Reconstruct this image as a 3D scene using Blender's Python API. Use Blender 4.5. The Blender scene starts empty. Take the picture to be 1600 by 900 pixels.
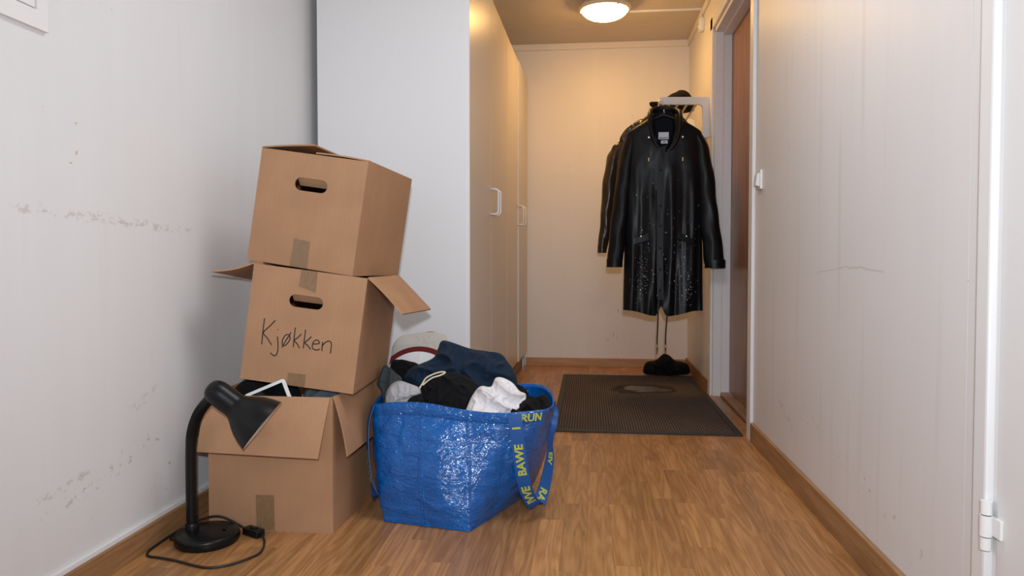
import bpy, bmesh, math, random
from mathutils import Vector, Matrix, noise
random.seed(7)
scn = bpy.context.scene
COL = scn.collection

# ------------------------------------------------------------------ camera
cam = bpy.data.cameras.new('camera')
cam.sensor_width = 36.0
cam.lens = 25.2
cam.shift_y = -0.00797
cam.clip_start = 0.02
camo = bpy.data.objects.new('camera', cam)
camo.location = (0, 0, 0.8)
camo.rotation_euler = (math.radians(90 - 1.7), 0, math.radians(6.166))
COL.objects.link(camo)
scn.camera = camo

# ------------------------------------------------------------------ light
w = bpy.data.worlds.new('world'); scn.world = w; w.use_nodes = True
bg = w.node_tree.nodes['Background']
bg.inputs[0].default_value = (0.80, 0.88, 1.0, 1); bg.inputs[1].default_value = 0.65

fl = bpy.data.lights.new('camera_flash', 'SPOT')
fl.energy = 112; fl.color = (0.86, 0.92, 1.0)
fl.spot_size = math.radians(125); fl.spot_blend = 1.0; fl.shadow_soft_size = 0.03
flo = bpy.data.objects.new('camera_flash', fl)
flo.location = (0.02, -0.12, 0.97)
flo.rotation_euler = (math.radians(90 + 1), 0, math.radians(3))
COL.objects.link(flo)

# added fill light, unseen above the frame, evens out the walls
ar = bpy.data.lights.new('added_fill_light', 'AREA')
ar.shape = 'DISK'; ar.size = 0.8; ar.energy = 15; ar.color = (0.93, 0.96, 1.0)
aro = bpy.data.objects.new('added_fill_light', ar); aro.location = (.05, 1.75, 2.35); COL.objects.link(aro)

scn.view_settings.view_transform = 'Standard'
scn.view_settings.look = 'None'
scn.view_settings.gamma = 1.0
scn.view_settings.use_curve_mapping = False
scn.view_settings.exposure = 0.08

# ------------------------------------------------------------------ helpers
def tag(o, label=None, cat=None, group=None, kind=None):
    if label: o['label'] = label
    if cat: o['category'] = cat
    if group: o['group'] = group
    if kind: o['kind'] = kind
    return o

def empty(name, loc=(0, 0, 0), matrix=None):
    o = bpy.data.objects.new(name, None); COL.objects.link(o)
    o.empty_display_size = 0.05
    if matrix is not None: o.matrix_basis = matrix
    else: o.location = loc
    return o

class MB:
    """collects verts and faces, builds one mesh object"""
    def __init__(s): s.v = []; s.f = []; s.uv = None
    def add(s, vs, fs):
        b = len(s.v); s.v += [tuple(p) for p in vs]; s.f += [tuple(i + b for i in f) for f in fs]; return s
    def box(s, lo, hi):
        x0, y0, z0 = lo; x1, y1, z1 = hi
        return s.add([(x0,y0,z0),(x1,y0,z0),(x1,y1,z0),(x0,y1,z0),(x0,y0,z1),(x1,y0,z1),(x1,y1,z1),(x0,y1,z1)],
            [(0,3,2,1),(4,5,6,7),(0,1,5,4),(1,2,6,5),(2,3,7,6),(3,0,4,7)])
    def hexa(s, p):
        return s.add(p, [(0,3,2,1),(4,5,6,7),(0,1,5,4),(1,2,6,5),(2,3,7,6),(3,0,4,7)])
    def loft(s, rings, closed=True, cap0=False, cap1=False):
        n = len(rings[0]); vs = [p for r in rings for p in r]; fs = []
        m = n if closed else n - 1
        for i in range(len(rings) - 1):
            for j in range(m):
                a = i*n + j; b = i*n + (j+1) % n
                fs.append((a, b, b + n, a + n))
        if cap0: fs.append(tuple(reversed(range(n))))
        if cap1: fs.append(tuple(range((len(rings)-1)*n, len(rings)*n)))
        return s.add(vs, fs)
    def tube(s, path, r, n=10, caps=True):
        P = [Vector(p) for p in path]; rings = []; up = None
        for i, p in enumerate(P):
            t = (P[min(i+1, len(P)-1)] - P[max(i-1, 0)]).normalized()
            if up is None:
                up = Vector((0,0,1)) if abs(t.z) < .9 else Vector((1,0,0))
            a = (up - t*up.dot(t)).normalized(); b = t.cross(a); up = a
            rr = r(i/(len(P)-1)) if callable(r) else r
            if not isinstance(rr, tuple): rr = (rr, rr)
            rings.append([p + a*math.cos(2*math.pi*k/n)*rr[0] + b*math.sin(2*math.pi*k/n)*rr[1] for k in range(n)])
        return s.loft(rings, True, caps, caps)
    def lathe(s, prof, n=40, M=None, cap0=False, cap1=False):
        M = M or Matrix()
        rings = [[M @ Vector((r*math.cos(2*math.pi*k/n), r*math.sin(2*math.pi*k/n), z)) for k in range(n)] for r, z in prof]
        return s.loft(rings, True, cap0, cap1)
    def build(s, name, mat, parent=None, smooth=False, bevel=0, seg=2, autos=None):
        me = bpy.data.meshes.new(name); me.from_pydata(s.v, [], s.f)
        bm = bmesh.new(); bm.from_mesh(me)
        bmesh.ops.recalc_face_normals(bm, faces=bm.faces)
        if bevel:
            bmesh.ops.bevel(bm, geom=list(bm.edges), offset=bevel, segments=seg, affect='EDGES', profile=.6, clamp_overlap=True)
        bm.to_mesh(me); bm.free()
        me.materials.append(mat)
        if smooth:
            me.shade_smooth()
            if autos: me.set_sharp_from_angle(angle=math.radians(autos))
        o = bpy.data.objects.new(name, me); COL.objects.link(o)
        if parent: o.parent = parent
        return o

def struct(o): o['kind'] = 'structure'; return o

def cat(P, n=8, closed=False):
    """Catmull-Rom through points"""
    P = [Vector(p) for p in P]; out = []
    m = len(P) if closed else len(P) - 1
    for i in range(m):
        if closed: a, b, c, d = P[i-1], P[i], P[(i+1) % len(P)], P[(i+2) % len(P)]
        else: a, b, c, d = P[max(i-1,0)], P[i], P[i+1], P[min(i+2, len(P)-1)]
        for k in range(n):
            t = k/n
            out.append(.5*((2*b) + (c-a)*t + (2*a-5*b+4*c-d)*t*t + (3*b-a-3*c+d)*t**3))
    if not closed: out.append(P[-1])
    return out

def lerp(a, b, t): return a + (b-a)*t
def interp(tab, x):
    if x <= tab[0][0]: return tab[0][1]
    for (a, u), (b, v) in zip(tab, tab[1:]):
        if x <= b:
            t = (x-a)/(b-a); return lerp(u, v, t)
    return tab[-1][1]
def smooth01(t): t = max(0, min(1, t)); return t*t*(3-2*t)

# ------------------------------------------------------------------ materials
class NT:
    def __init__(s, name):
        s.m = bpy.data.materials.new(name); s.m.use_nodes = True
        s.t = s.m.node_tree; s.b = s.t.nodes['Principled BSDF']; s._co = None
    def n(s, typ, **kw):
        o = s.t.nodes.new(typ)
        for k, v in kw.items(): setattr(o, k, v)
        return o
    def put(s, sock, v):
        if isinstance(v, bpy.types.NodeSocket): s.t.links.new(v, sock)
        elif isinstance(v, (tuple, list)) and sock.type == 'RGBA' and len(v) == 3: sock.default_value = (*v, 1)
        else: sock.default_value = v
    def co(s):
        if s._co is None: s._co = s.n('ShaderNodeTexCoord').outputs['Object']
        return s._co
    def math(s, op, a, b=0.0, c=None, clamp=False):
        o = s.n('ShaderNodeMath', operation=op, use_clamp=clamp)
        s.put(o.inputs[0], a); s.put(o.inputs[1], b)
        if c is not None: s.put(o.inputs[2], c)
        return o.outputs[0]
    def vmul(s, v, k):
        o = s.n('ShaderNodeVectorMath', operation='MULTIPLY'); s.put(o.inputs[0], v); s.put(o.inputs[1], k); return o.outputs[0]
    def vadd(s, v, k):
        o = s.n('ShaderNodeVectorMath', operation='ADD'); s.put(o.inputs[0], v); s.put(o.inputs[1], k); return o.outputs[0]
    def sep(s, v=None):
        o = s.n('ShaderNodeSeparateXYZ'); s.put(o.inputs[0], v if v is not None else s.co()); return o.outputs
    def comb(s, x, y, z):
        o = s.n('ShaderNodeCombineXYZ')
        for i, q in enumerate((x, y, z)): s.put(o.inputs[i], q)
        return o.outputs[0]
    def noise(s, v=None, scale=5, detail=4, rough=.55, dist=0):
        o = s.n('ShaderNodeTexNoise'); s.put(o.inputs['Vector'], v if v is not None else s.co())
        o.inputs['Scale'].default_value = scale; o.inputs['Detail'].default_value = detail
        o.inputs['Roughness'].default_value = rough; o.inputs['Distortion'].default_value = dist
        return o.outputs['Fac']
    def ramp(s, x, stops, interp='LINEAR'):
        o = s.n('ShaderNodeValToRGB'); e = o.color_ramp; e.interpolation = interp
        while len(e.elements) < len(stops): e.elements.new(.5)
        for k, (p, c) in enumerate(stops):
            e.elements[k].position = p
            e.elements[k].color = (*c, 1) if isinstance(c, (tuple, list)) else (c, c, c, 1)
        s.put(o.inputs[0], x); return o.outputs[0]
    def mapr(s, x, a, b, c=0., d=1., smooth=True):
        o = s.n('ShaderNodeMapRange', interpolation_type='SMOOTHSTEP' if smooth else 'LINEAR')
        for i, q in enumerate((x, a, b, c, d)): s.put(o.inputs[i], q)
        return o.outputs[0]
    def mix(s, f, a, b, mode='MIX'):
        o = s.n('ShaderNodeMix', data_type='RGBA', blend_type=mode)
        s.put(o.inputs[0], f); s.put(o.inputs[6], a); s.put(o.inputs[7], b); return o.outputs[2]
    def bump(s, h, strength=.3, dist=.001):
        o = s.n('ShaderNodeBump'); s.put(o.inputs['Height'], h)
        o.inputs['Strength'].default_value = strength; o.inputs['Distance'].default_value = dist
        if s.b.inputs['Normal'].links: s.t.links.new(s.b.inputs['Normal'].links[0].from_socket, o.inputs['Normal'])
        s.t.links.new(o.outputs[0], s.b.inputs['Normal']); return s
    def set(s, color=None, rough=None, metal=None, spec=None, coat=None, sheen=None, trans=None, alpha=None):
        for k, v in (('Base Color', color), ('Roughness', rough), ('Metallic', metal), ('Specular IOR Level', spec),
                     ('Coat Weight', coat), ('Sheen Weight', sheen), ('Transmission Weight', trans), ('Alpha', alpha)):
            if v is not None: s.put(s.b.inputs[k], v)
        return s
    def band(s, x, a, b, soft):
        """1 inside [a,b]"""
        return s.math('MULTIPLY', s.mapr(x, a-soft, a+soft), s.mapr(x, b-soft, b+soft, 1., 0.))

def plain(name, color, rough=.5, metal=0, spec=.5, nscale=None, namp=.06, bump=None):
    t = NT(name)
    c = color
    if nscale:
        f = t.noise(scale=nscale, detail=3)
        c = t.mix(f, tuple(q*(1-namp) for q in color), tuple(min(1, q*(1+namp)) for q in color))
    t.set(c, rough, metal, spec)
    if bump: t.bump(t.noise(scale=bump[0], detail=3), bump[1], .001)
    return t.m

def wall_mat(name, base, axis, marks, drips=None, streak=.5, dots=.5):
    """painted wall: axis = 1 -> the wall runs along Y, 0 -> along X; marks are scuffs (h0,h1,z at h0,z at h1,width)"""
    t = NT(name); S = t.sep(); h = S[axis]; z = S[2]
    # brushed paint: fine vertical texture
    v = t.vmul(t.co(), (60, 60, 4)); brush = t.noise(v, 1, 4, .6)
    v2 = t.vmul(t.co(), (9, 9, .8)); wash = t.noise(v2, 1, 3, .5)
    v3 = t.noise(scale=1.3, detail=2)
    c = t.mix(t.mapr(wash, .3, .75), tuple(q*.975 for q in base), base)
    c = t.mix(t.math('MULTIPLY', t.mapr(v3, .45, .7), .5), c, tuple(q*f for q, f in zip(base, (.97, .95, .93))))
    # knocked spots
    spot = t.math('MULTIPLY', t.mapr(t.noise(scale=42, detail=2), .735, .76), t.mapr(t.noise(scale=2.1, detail=1), .52, .62))
    c = t.mix(t.math('MULTIPLY', spot, dots), c, (.30, .25, .20))
    spot2 = t.math('MULTIPLY', t.mapr(t.noise(t.vadd(t.co(), (3, 7, 1)), 30, 2), .76, .78), t.mapr(t.noise(t.vadd(t.co(), (1, 2, 3)), 2.6, 1), .5, .6))
    c = t.mix(t.math('MULTIPLY', spot2, .8), c, (.55, .42, .28))
    # soft vertical grime streaks
    v4 = t.vmul(t.co(), (22, 22, 1.1)); st = t.noise(t.vadd(v4, (5, 3, 9)), 1, 2, .5)
    c = t.mix(t.math('MULTIPLY', t.mapr(st, .58, .78), .13*streak), c, (.50, .43, .35))
    wob = t.math('SUBTRACT', t.noise(scale=11, detail=3), .5)
    brk = t.noise(t.vmul(t.co(), (38, 38, 60)), 1, 3, .7)
    for (a, b, za, zb, wd, dens, thr) in marks:
        sl = (zb-za)/(b-a)
        line = t.math('SUBTRACT', z, t.math('MULTIPLY_ADD', t.math('SUBTRACT', h, a), sl, za))
        line = t.math('ABSOLUTE', t.math('MULTIPLY_ADD', wob, .05 if thr > .1 else .02, line))
        m = t.math('MULTIPLY', t.mapr(line, wd, wd*.3), t.band(h, a, b, .02))
        m = t.math('MULTIPLY', m, t.mapr(brk, thr, thr+.1))
        c = t.mix(t.math('MULTIPLY', m, dens*.62), c, (.30, .25, .21))
    if drips:
        for (a, b, z0, z1) in drips:
            dn = t.noise(t.vmul(t.co(), (130, 130, 22)), 1, 2, .5)
            run = t.noise(t.vmul(t.co(), (120, 120, .5)), 1, 1, .5)
            m = t.math('MULTIPLY', t.band(h, a, b, .02), t.band(z, z0, z1, .06))
            m1 = t.math('MULTIPLY', m, t.mapr(dn, .70, .74)); m2 = t.math('MULTIPLY', m, t.mapr(run, .62, .72))
            c = t.mix(t.math('MULTIPLY', m2, .25), c, (.45, .35, .26))
            c = t.mix(t.math('MULTIPLY', m1, .8), c, (.12, .08, .06))
    t.set(c, t.math('MULTIPLY_ADD', brush, .2, .36), 0, .4)
    t.bump(brush, .12, .0010)
    t.bump(t.noise(scale=28, detail=2), .08, .004)
    return t.m

def wood_mat(name, dark, mid, light, along=1, rough=.34, per_piece=True, scale=1.0):
    t = NT(name)
    rnd = t.n('ShaderNodeObjectInfo').outputs['Random'] if per_piece else .37
    off = t.comb(t.math('MULTIPLY', rnd, 37.), t.math('MULTIPLY', rnd, 91.), t.math('MULTIPLY', rnd, 13.))
    k = [1.0, 1.0, 1.0]; k[along] = .085
    v = t.vadd(t.vmul(t.co(), tuple(k)), off)
    warp = t.noise(v, 16*scale, 2, .5)
    ring = t.math('FRACT', t.math('MULTIPLY', warp, 9.0))
    ring = t.mapr(t.math('ABSOLUTE', t.math('SUBTRACT', ring, .5)), 0.0, .5)
    k2 = [260, 260, 260]; k2[along] = 9
    pore = t.noise(t.vadd(t.vmul(t.co(), tuple(k2)), off), 1, 3, .6)
    k3 = [40, 40, 40]; k3[along] = 2
    fib = t.noise(t.vadd(t.vmul(t.co(), tuple(k3)), off), 1, 3, .6)
    c = t.mix(t.math('MULTIPLY', ring, .95), mid, light)
    c = t.mix(t.mapr(fib, .35, .75, 0, .55), c, dark)
    c = t.mix(t.mapr(pore, .56, .72, 0, .6), c, tuple(q*.62 for q in dark))
    tone = t.math('MULTIPLY_ADD', rnd, .36, .82)
    hsv = t.n('ShaderNodeHueSaturation'); t.put(hsv.inputs['Color'], c); t.put(hsv.inputs['Value'], tone)
    hsv.inputs['Saturation'].default_value = 1.0
    t.set(hsv.outputs[0], t.math('MULTIPLY_ADD', pore, .16, rough-.06), 0, .42)
    t.bump(pore, .06, .0006)
    return t.m

WHITE = (.80, .775, .76)
M = {}
M['wall_l'] = wall_mat('painted_wall_scuffed', (.77, .765, .765), 1,
    [(1.40, 2.08, .912, .884, .016, .55, .50), (1.40, 1.95, .20, .31, .030, .7, .56), (1.78, 1.90, .40, .43, .02, .35, .48),
     (1.45, 1.62, .262, .275, .012, .6, .5)], streak=.5, dots=.45)
M['wall_r'] = wall_mat('painted_wall_streaked', (.76, .742, .735), 1,
    [(1.84, 2.10, .768, .780, .0035, .5, .0), (2.10, 2.36, .778, .752, .0030, .4, .0), (1.6, 2.5, .14, .30, .05, .8, .60), (2.6, 2.8, .20, .26, .02, .4, .5)],
    streak=1.6, dots=.35)
M['wall_b'] = wall_mat('painted_wall_drips', (.79, .75, .72), 0, [], drips=[(.13, .36, .06, .46)], streak=.35, dots=.2)
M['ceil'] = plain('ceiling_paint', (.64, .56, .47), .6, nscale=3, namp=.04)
M['white'] = plain('white_paint_satin', (.80, .79, .78), .38, nscale=6, namp=.03)
M['white_worn'] = plain('white_paint_worn', (.76, .74, .73), .42, nscale=40, namp=.06, bump=(30, .12))
M['trim'] = plain('ceiling_trim_paint', (.79, .73, .65), .5, nscale=5, namp=.03)
M['plank'] = wood_mat('oak_laminate', (.235, .100, .034), (.355, .165, .058), (.475, .240, .093))
M['sub'] = plain('plank_joint_dark', (.10, .05, .02), .8, nscale=20)
M['skirt'] = wood_mat('skirting_oak', (.24, .115, .045), (.34, .175, .075), (.42, .23, .105), 1, .42, False, .6)
M['skirt_b'] = wood_mat('skirting_oak_across', (.33, .17, .075), (.46, .25, .115), (.55, .31, .15), 0, .42, False, .6)
M['doorwood'] = wood_mat('door_veneer', (.20, .085, .035), (.30, .135, .055), (.38, .18, .08), 2, .32, False, .8)
M['seam'] = plain('dark_gap', (.06, .055, .05), .8, nscale=9)
# wardrobe laminate
t = NT('white_laminate'); f = t.noise(t.vmul(t.co(), (90, 90, 5)), 1, 3, .6)
t.set(t.mix(f, (.765, .76, .765), (.785, .78, .785)), t.math('MULTIPLY_ADD', f, .1, .27), 0, .45); t.bump(f, .05, .001); M['lam'] = t.m
t = NT('beige_laminate_front'); f = t.noise(t.vmul(t.co(), (70, 70, 3)), 1, 4, .6)
t.set(t.mix(f, (.60, .53, .46), (.68, .61, .54)), t.math('MULTIPLY_ADD', f, .1, .25), 0, .45); t.bump(f, .05, .001); M['front'] = t.m
M['plastic_w'] = plain('white_plastic', (.82, .81, .79), .3, nscale=8, namp=.02)
M['metal_w'] = plain('white_lacquered_metal', (.82, .80, .78), .28, nscale=8, namp=.02)
M['steel'] = plain('brushed_steel', (.62, .60, .57), .3, 1.0, nscale=60)
M['rod'] = plain('grey_lacquered_rod', (.55, .50, .44), .35, .3, nscale=30)
M['brass'] = plain('brass_metal', (.75, .55, .28), .3, 1.0, nscale=30)
M['black_pl'] = plain('black_satin_plastic', (.006, .0065, .007), .33, 0, .28, nscale=90, namp=.15, bump=(400, .02))
M['black_cord'] = plain('black_rubber_cord', (.012, .012, .012), .4, nscale=60)
M['shade_in'] = plain('shade_inside_white', (.80, .76, .72), .4, nscale=30)

def cardboard(name, col):
    t = NT(name)
    fl_ = t.noise(t.vmul(t.co(), (150, 150, 7)), 1, 2, .5)
    bl = t.noise(scale=7, detail=4); sp = t.noise(scale=230, detail=2)
    c = t.mix(t.mapr(bl, .3, .7), tuple(q*.93 for q in col), tuple(min(1, q*1.05) for q in col))
    c = t.mix(t.mapr(sp, .62, .75, 0, .25), c, tuple(q*.6 for q in col))
    c = t.mix(t.mapr(fl_, .4, .7, 0, .12), c, tuple(q*.75 for q in col))
    t.set(c, .72, 0, .25)
    t.bump(fl_, .10, .001); t.bump(t.noise(scale=5, detail=3), .15, .006)
    return t.m
M['card'] = cardboard('corrugated_cardboard', (.42, .232, .125))
M['card_in'] = cardboard('cardboard_inside', (.40, .225, .125))
t = NT('brown_packing_tape'); f = t.noise(t.vmul(t.co(), (60, 60, 20)), 1, 4, .7, 2)
t.set(t.mix(f, (.20, .115, .055), (.29, .175, .09)), t.mapr(f, .3, .7, .16, .40), 0, .6); t.bump(f, .35, .002); M['tape'] = t.m
M['ink'] = plain('black_marker_ink', (.012, .010, .010), .6, nscale=200)

def fabric(name, col, rough=.9, scale=500, amp=.18, sheen=.03):
    t = NT(name)
    f = t.noise(scale=scale, detail=2); g = t.noise(scale=9, detail=3)
    c = t.mix(f, tuple(q*(1-amp) for q in col), tuple(min(1, q*(1+amp)) for q in col))
    c = t.mix(t.mapr(g, .3, .7, 0, .2), c, tuple(q*.8 for q in col))
    t.set(c, rough, 0, .2, sheen=sheen); t.bump(f, .25, .0012)
    t.bump(t.noise(scale=20, detail=3, dist=1.4), .6, .012)
    return t.m
M['navy'] = fabric('navy_knit', (.009, .021, .043))
M['blackfab'] = fabric('black_cotton', (.005, .005, .006), sheen=.01)
M['blackfab2'] = fabric('black_fleece', (.006, .006, .006), sheen=.01)
M['greyfab'] = fabric('slate_grey_fleece', (.050, .062, .066))
M['lgrey'] = fabric('light_grey_cotton', (.42, .41, .42))
M['whitefab'] = fabric('white_cotton', (.74, .71, .71), amp=.05)
M['cordwhite'] = fabric('cream_cord', (.70, .62, .48), amp=.1)
M['maroon'] = fabric('maroon_rib', (.10, .012, .012))
M['boxcloth'] = fabric('blue_grey_cloth', (.085, .11, .13))

# woven blue polypropylene
t = NT('blue_woven_plastic')
wv = t.n('ShaderNodeTexWave'); wv.wave_type = 'BANDS'; wv.bands_direction = 'Z'; wv.inputs['Scale'].default_value = 110; wv.inputs['Distortion'].default_value = .6
t.put(wv.inputs['Vector'], t.co())
wv2 = t.n('ShaderNodeTexWave'); wv2.wave_type = 'BANDS'; wv2.bands_direction = 'X'; wv2.inputs['Scale'].default_value = 110; wv2.inputs['Distortion'].default_value = .6
t.put(wv2.inputs['Vector'], t.co())
weave = t.math('MULTIPLY', wv.outputs['Fac'], wv2.outputs['Fac'])
big = t.noise(scale=14, detail=4, dist=.8); fine = t.noise(scale=150, detail=3)
t.set(t.mix(t.mapr(big, .3, .75), (.001, .082, .32), (.0015, .112, .40)), t.math('MULTIPLY_ADD', fine, .08, .12), 0, .75)
vo = t.n('ShaderNodeTexVoronoi'); vo.inputs['Scale'].default_value = 105; t.put(vo.inputs['Vector'], t.vmul(t.co(), (1, 1, 1.5)))
cr = t.noise(t.vmul(t.co(), (.6, .6, 1.7)), 24, 3, .6, 1.4); crs = t.math('ABSOLUTE', t.math('SUBTRACT', cr, .5))
t.bump(weave, .06, .0008); t.bump(t.noise(t.vmul(t.co(), (1, 1, 1.4)), 75, 2, .5, .4), .55, .006); t.bump(crs, .45, .012); M['bag'] = t.m
M['strap'] = plain('blue_webbing', (.004, .075, .29), .5, nscale=300, namp=.25, bump=(500, .3))
M['letter'] = plain('yellow_print', (.44, .48, .06), .6, nscale=200, namp=.1)

# wet rubberised coat
t = NT('wet_black_raincoat'); r1 = t.noise(scale=9, detail=4, dist=.6)
t.set((.004, .005, .007), t.mapr(t.noise(t.vmul(t.co(), (8, 8, 2)), 1, 3), .35, .7, .34, .5), 0, .24)
t.bump(t.noise(t.vmul(t.co(), (16, 16, 5)), 1, 2, .5, .6), .30, .010); t.bump(t.noise(scale=300, detail=2), .08, .0006); M['coat'] = t.m
t = NT('dark_lined_jacket')
t.set((.030, .018, .009), .30, 0, .5); t.bump(t.noise(t.vmul(t.co(), (20, 20, 6)), 1, 4, .5, .6), .5, .010); M['coat2'] = t.m
M['lining'] = fabric('navy_black_lining', (.006, .008, .014))
M['label'] = plain('woven_label_white', (.75, .75, .76), .7, nscale=200)
M['labeltxt'] = plain('woven_label_grey', (.25, .25, .26), .7, nscale=200)
t = NT('water_drop'); t.set((.55, .58, .6), .03, 0, .8); t.b.inputs['IOR'].default_value = 1.33; M['drop'] = t.m

# door mat field
t = NT('ribbed_mat_field'); S = t.sep(); 
rx = t.math('FRACT', t.math('MULTIPLY', S[0], 1/.0125)); ry = t.math('FRACT', t.math('MULTIPLY', S[1], 1/.026))
cell = t.math('MULTIPLY', t.band(rx, .22, .80, .08), t.band(ry, .14, .92, .06))
nz = t.noise(scale=70, detail=3); nl = t.noise(scale=3, detail=3)
wob = t.math('MULTIPLY_ADD', t.noise(scale=6, detail=3), .36, -.18)
dx = t.math('DIVIDE', t.math('SUBTRACT', S[0], .06), .20); dy = t.math('DIVIDE', t.math('SUBTRACT', S[1], 1.11), .155)
wet = t.mapr(t.math('ADD', t.math('ADD', t.math('MULTIPLY', dx, dx), t.math('MULTIPLY', dy, dy)), t.math('MULTIPLY', wob, 5.)), 1.15, .85)
c = t.mix(cell, (.030, .026, .023), t.mix(nz, (.115, .085, .070), (.19, .145, .12)))
c = t.mix(t.mapr(nl, .35, .7, 0, .35), c, (.045, .035, .03))
c = t.mix(t.math('MULTIPLY', wet, .82), c, (.018, .016, .015))
core = t.mapr(t.math('ADD', t.math('ADD', t.math('MULTIPLY', dx, dx), t.math('MULTIPLY', dy, dy)), t.math('MULTIPLY', wob, 6.)), .62, .30)
t.set(c, t.math('SUBTRACT', .85, t.math('MULTIPLY', core, .55)), 0, t.math('MULTIPLY_ADD', core, .5, .2)); t.bump(cell, .5, .003); M['mat'] = t.m
M['mat_edge'] = plain('black_rubber_edge', (.022, .021, .020), .6, nscale=80, bump=(200, .2))

# lamp glass
t = NT('lit_opal_glass'); t.set((.9, .8, .6), .3)
t.put(t.b.inputs['Emission Color'], (1.0, .56, .17)); t.b.inputs['Emission Strength'].default_value = 50; M['glow'] = t.m
M['lampring'] = plain('cream_lamp_ring', (.80, .68, .50), .35, nscale=20)

# ------------------------------------------------------------------ setting
XL, XR, YB, ZC = -1.215, .715, 5.35, 2.385
Y0 = -1.6
floor = struct(MB().box((XL-.05, Y0, -.06), (XR+.16, YB+.05, -.012)).build('floor', M['sub']))
# floor strips: the ones in view are separate pieces
pw = .0712; x = XL; ci = 0
while x < XR - 1e-4:
    x1 = min(x + pw, XR)
    y = Y0 + random.uniform(-.3, 0)
    first = True
    while y < YB:
        if y < 0.95 and first:
            y1 = 1.05 + random.uniform(0, .42)
        else:
            y1 = y + random.choice((.38, .45, .45, .52))*random.uniform(.95, 1.05)
        if YB - y1 < .12: y1 = YB
        first = False
        MB().box((x+.0002, max(y, Y0)+.0002, -.012), (x1-.0002, min(y1, YB)-.0002, 0)).build('plank', M['plank'], floor)
        y = y1
    x = x1; ci += 1
MB().box((XR+.0004, 3.281, -.012), (.757, 4.269, 0)).build('plank', M['plank'], floor)

wl = struct(MB().box((XL-.1, Y0, 0), (XL, YB+.1, ZC)).build('wall_left', M['wall_l']))
wb = struct(MB().box((XL, YB, 0), (XR+.14, YB+.1, ZC)).build('wall_back', M['wall_b']))
SEAM = 1.444
wr = MB()
wr.box((XR, 1.4455, 0), (XR+.14, 3.28, ZC)).box((XR, Y0, 0), (XR+.14, .42, ZC)).box((XR, 1.335, 0), (XR+.14, 1.4435, ZC)).box((XR, .42, 2.06), (XR+.14, 1.335, ZC))
wr.box((XR, 4.27, 0), (XR+.14, YB, ZC)).box((XR, 3.28, 2.13), (XR+.14, 4.27, ZC))
struct(wr.build('wall_right', M['wall_r']))
ce = struct(MB().box((XL-.1, Y0, ZC+.012), (XR+.14, YB+.1, ZC+.06)).build('ceiling', M['sub']))
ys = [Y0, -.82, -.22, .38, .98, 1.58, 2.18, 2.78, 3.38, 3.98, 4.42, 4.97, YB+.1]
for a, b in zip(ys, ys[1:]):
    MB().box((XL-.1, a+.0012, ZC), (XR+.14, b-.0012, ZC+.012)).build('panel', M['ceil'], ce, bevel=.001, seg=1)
# crown strips
def crown(name, path_axis, lo, hi): 
    return struct(MB().box(lo, hi).build(name, M['trim'], bevel=.004))
crown('trim_1', 0, (XL, YB-.014, ZC-.046), (XR, YB, ZC))
crown('trim_2', 1, (XR-.014, Y0, ZC-.046), (XR, YB-.014, ZC))
struct(MB().box((XL, 1.0, .066), (XL+.008, YB, .081)).build('trim_3', M['white'], bevel=.003))
struct(MB().box((XL, Y0, 0), (XL+.015, YB, .066)).build('baseboard_left', M['skirt'], bevel=.002))
struct(MB().box((-.47, YB-.015, 0), (XR-.015, YB, .060)).build('baseboard_back', M['skirt_b'], bevel=.002))
struct(MB().box((XR-.015, 1.387, 0), (XR, 3.21, .083)).build('baseboard_right', M['skirt'], bevel=.003))
struct(MB().box((XR-.015, 4.342, 0), (XR, YB-.015, .075)).build('baseboard_right', M['skirt'], bevel=.003))

# ---- entrance door (closed, brown) in its white frame
d1 = struct(empty('door_1', (XR, 3.78, 0)))
def D(mb, name, mat, **k):
    mb.v = [(a-XR, b-3.78, c) for a, b, c in mb.v]; return mb.build(name, mat, d1, **k)
D(MB().box((.812, 3.285, .022), (.85, 4.30, 2.12)), 'leaf', M['doorwood'])
for ya, yb in ((4.27, 4.342), (3.212, 3.28)):
    D(MB().box((XR-.015, ya, 0), (XR, yb, 2.195)), 'casing', M['white_worn'], bevel=.003)
D(MB().box((XR-.015, 3.212, 2.125), (XR, 4.342, 2.195)), 'casing', M['white_worn'], bevel=.003)
D(MB().box((XR, 4.255, 0), (.762, 4.28, 2.125)), 'jamb', M['white_worn'], bevel=.0015)
D(MB().box((.762, 4.268, .02), (.812, 4.295, 2.125)), 'door_stop', M['white_worn'], bevel=.0015)
D(MB().box((XR, 3.27, 0), (.812, 3.29, 2.125)), 'jamb', M['white_worn'], bevel=.0015)
D(MB().box((XR, 3.28, 2.10), (.762, 4.27, 2.13)), 'jamb', M['white_worn'], bevel=.0015)
D(MB().box((.762, 3.28, 2.085), (.812, 4.27, 2.13)), 'door_stop', M['white_worn'], bevel=.0015)
D(MB().box((.759, 3.29, 0), (.812, 4.268, .020)), 'threshold', M['skirt'], bevel=.004)

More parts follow.
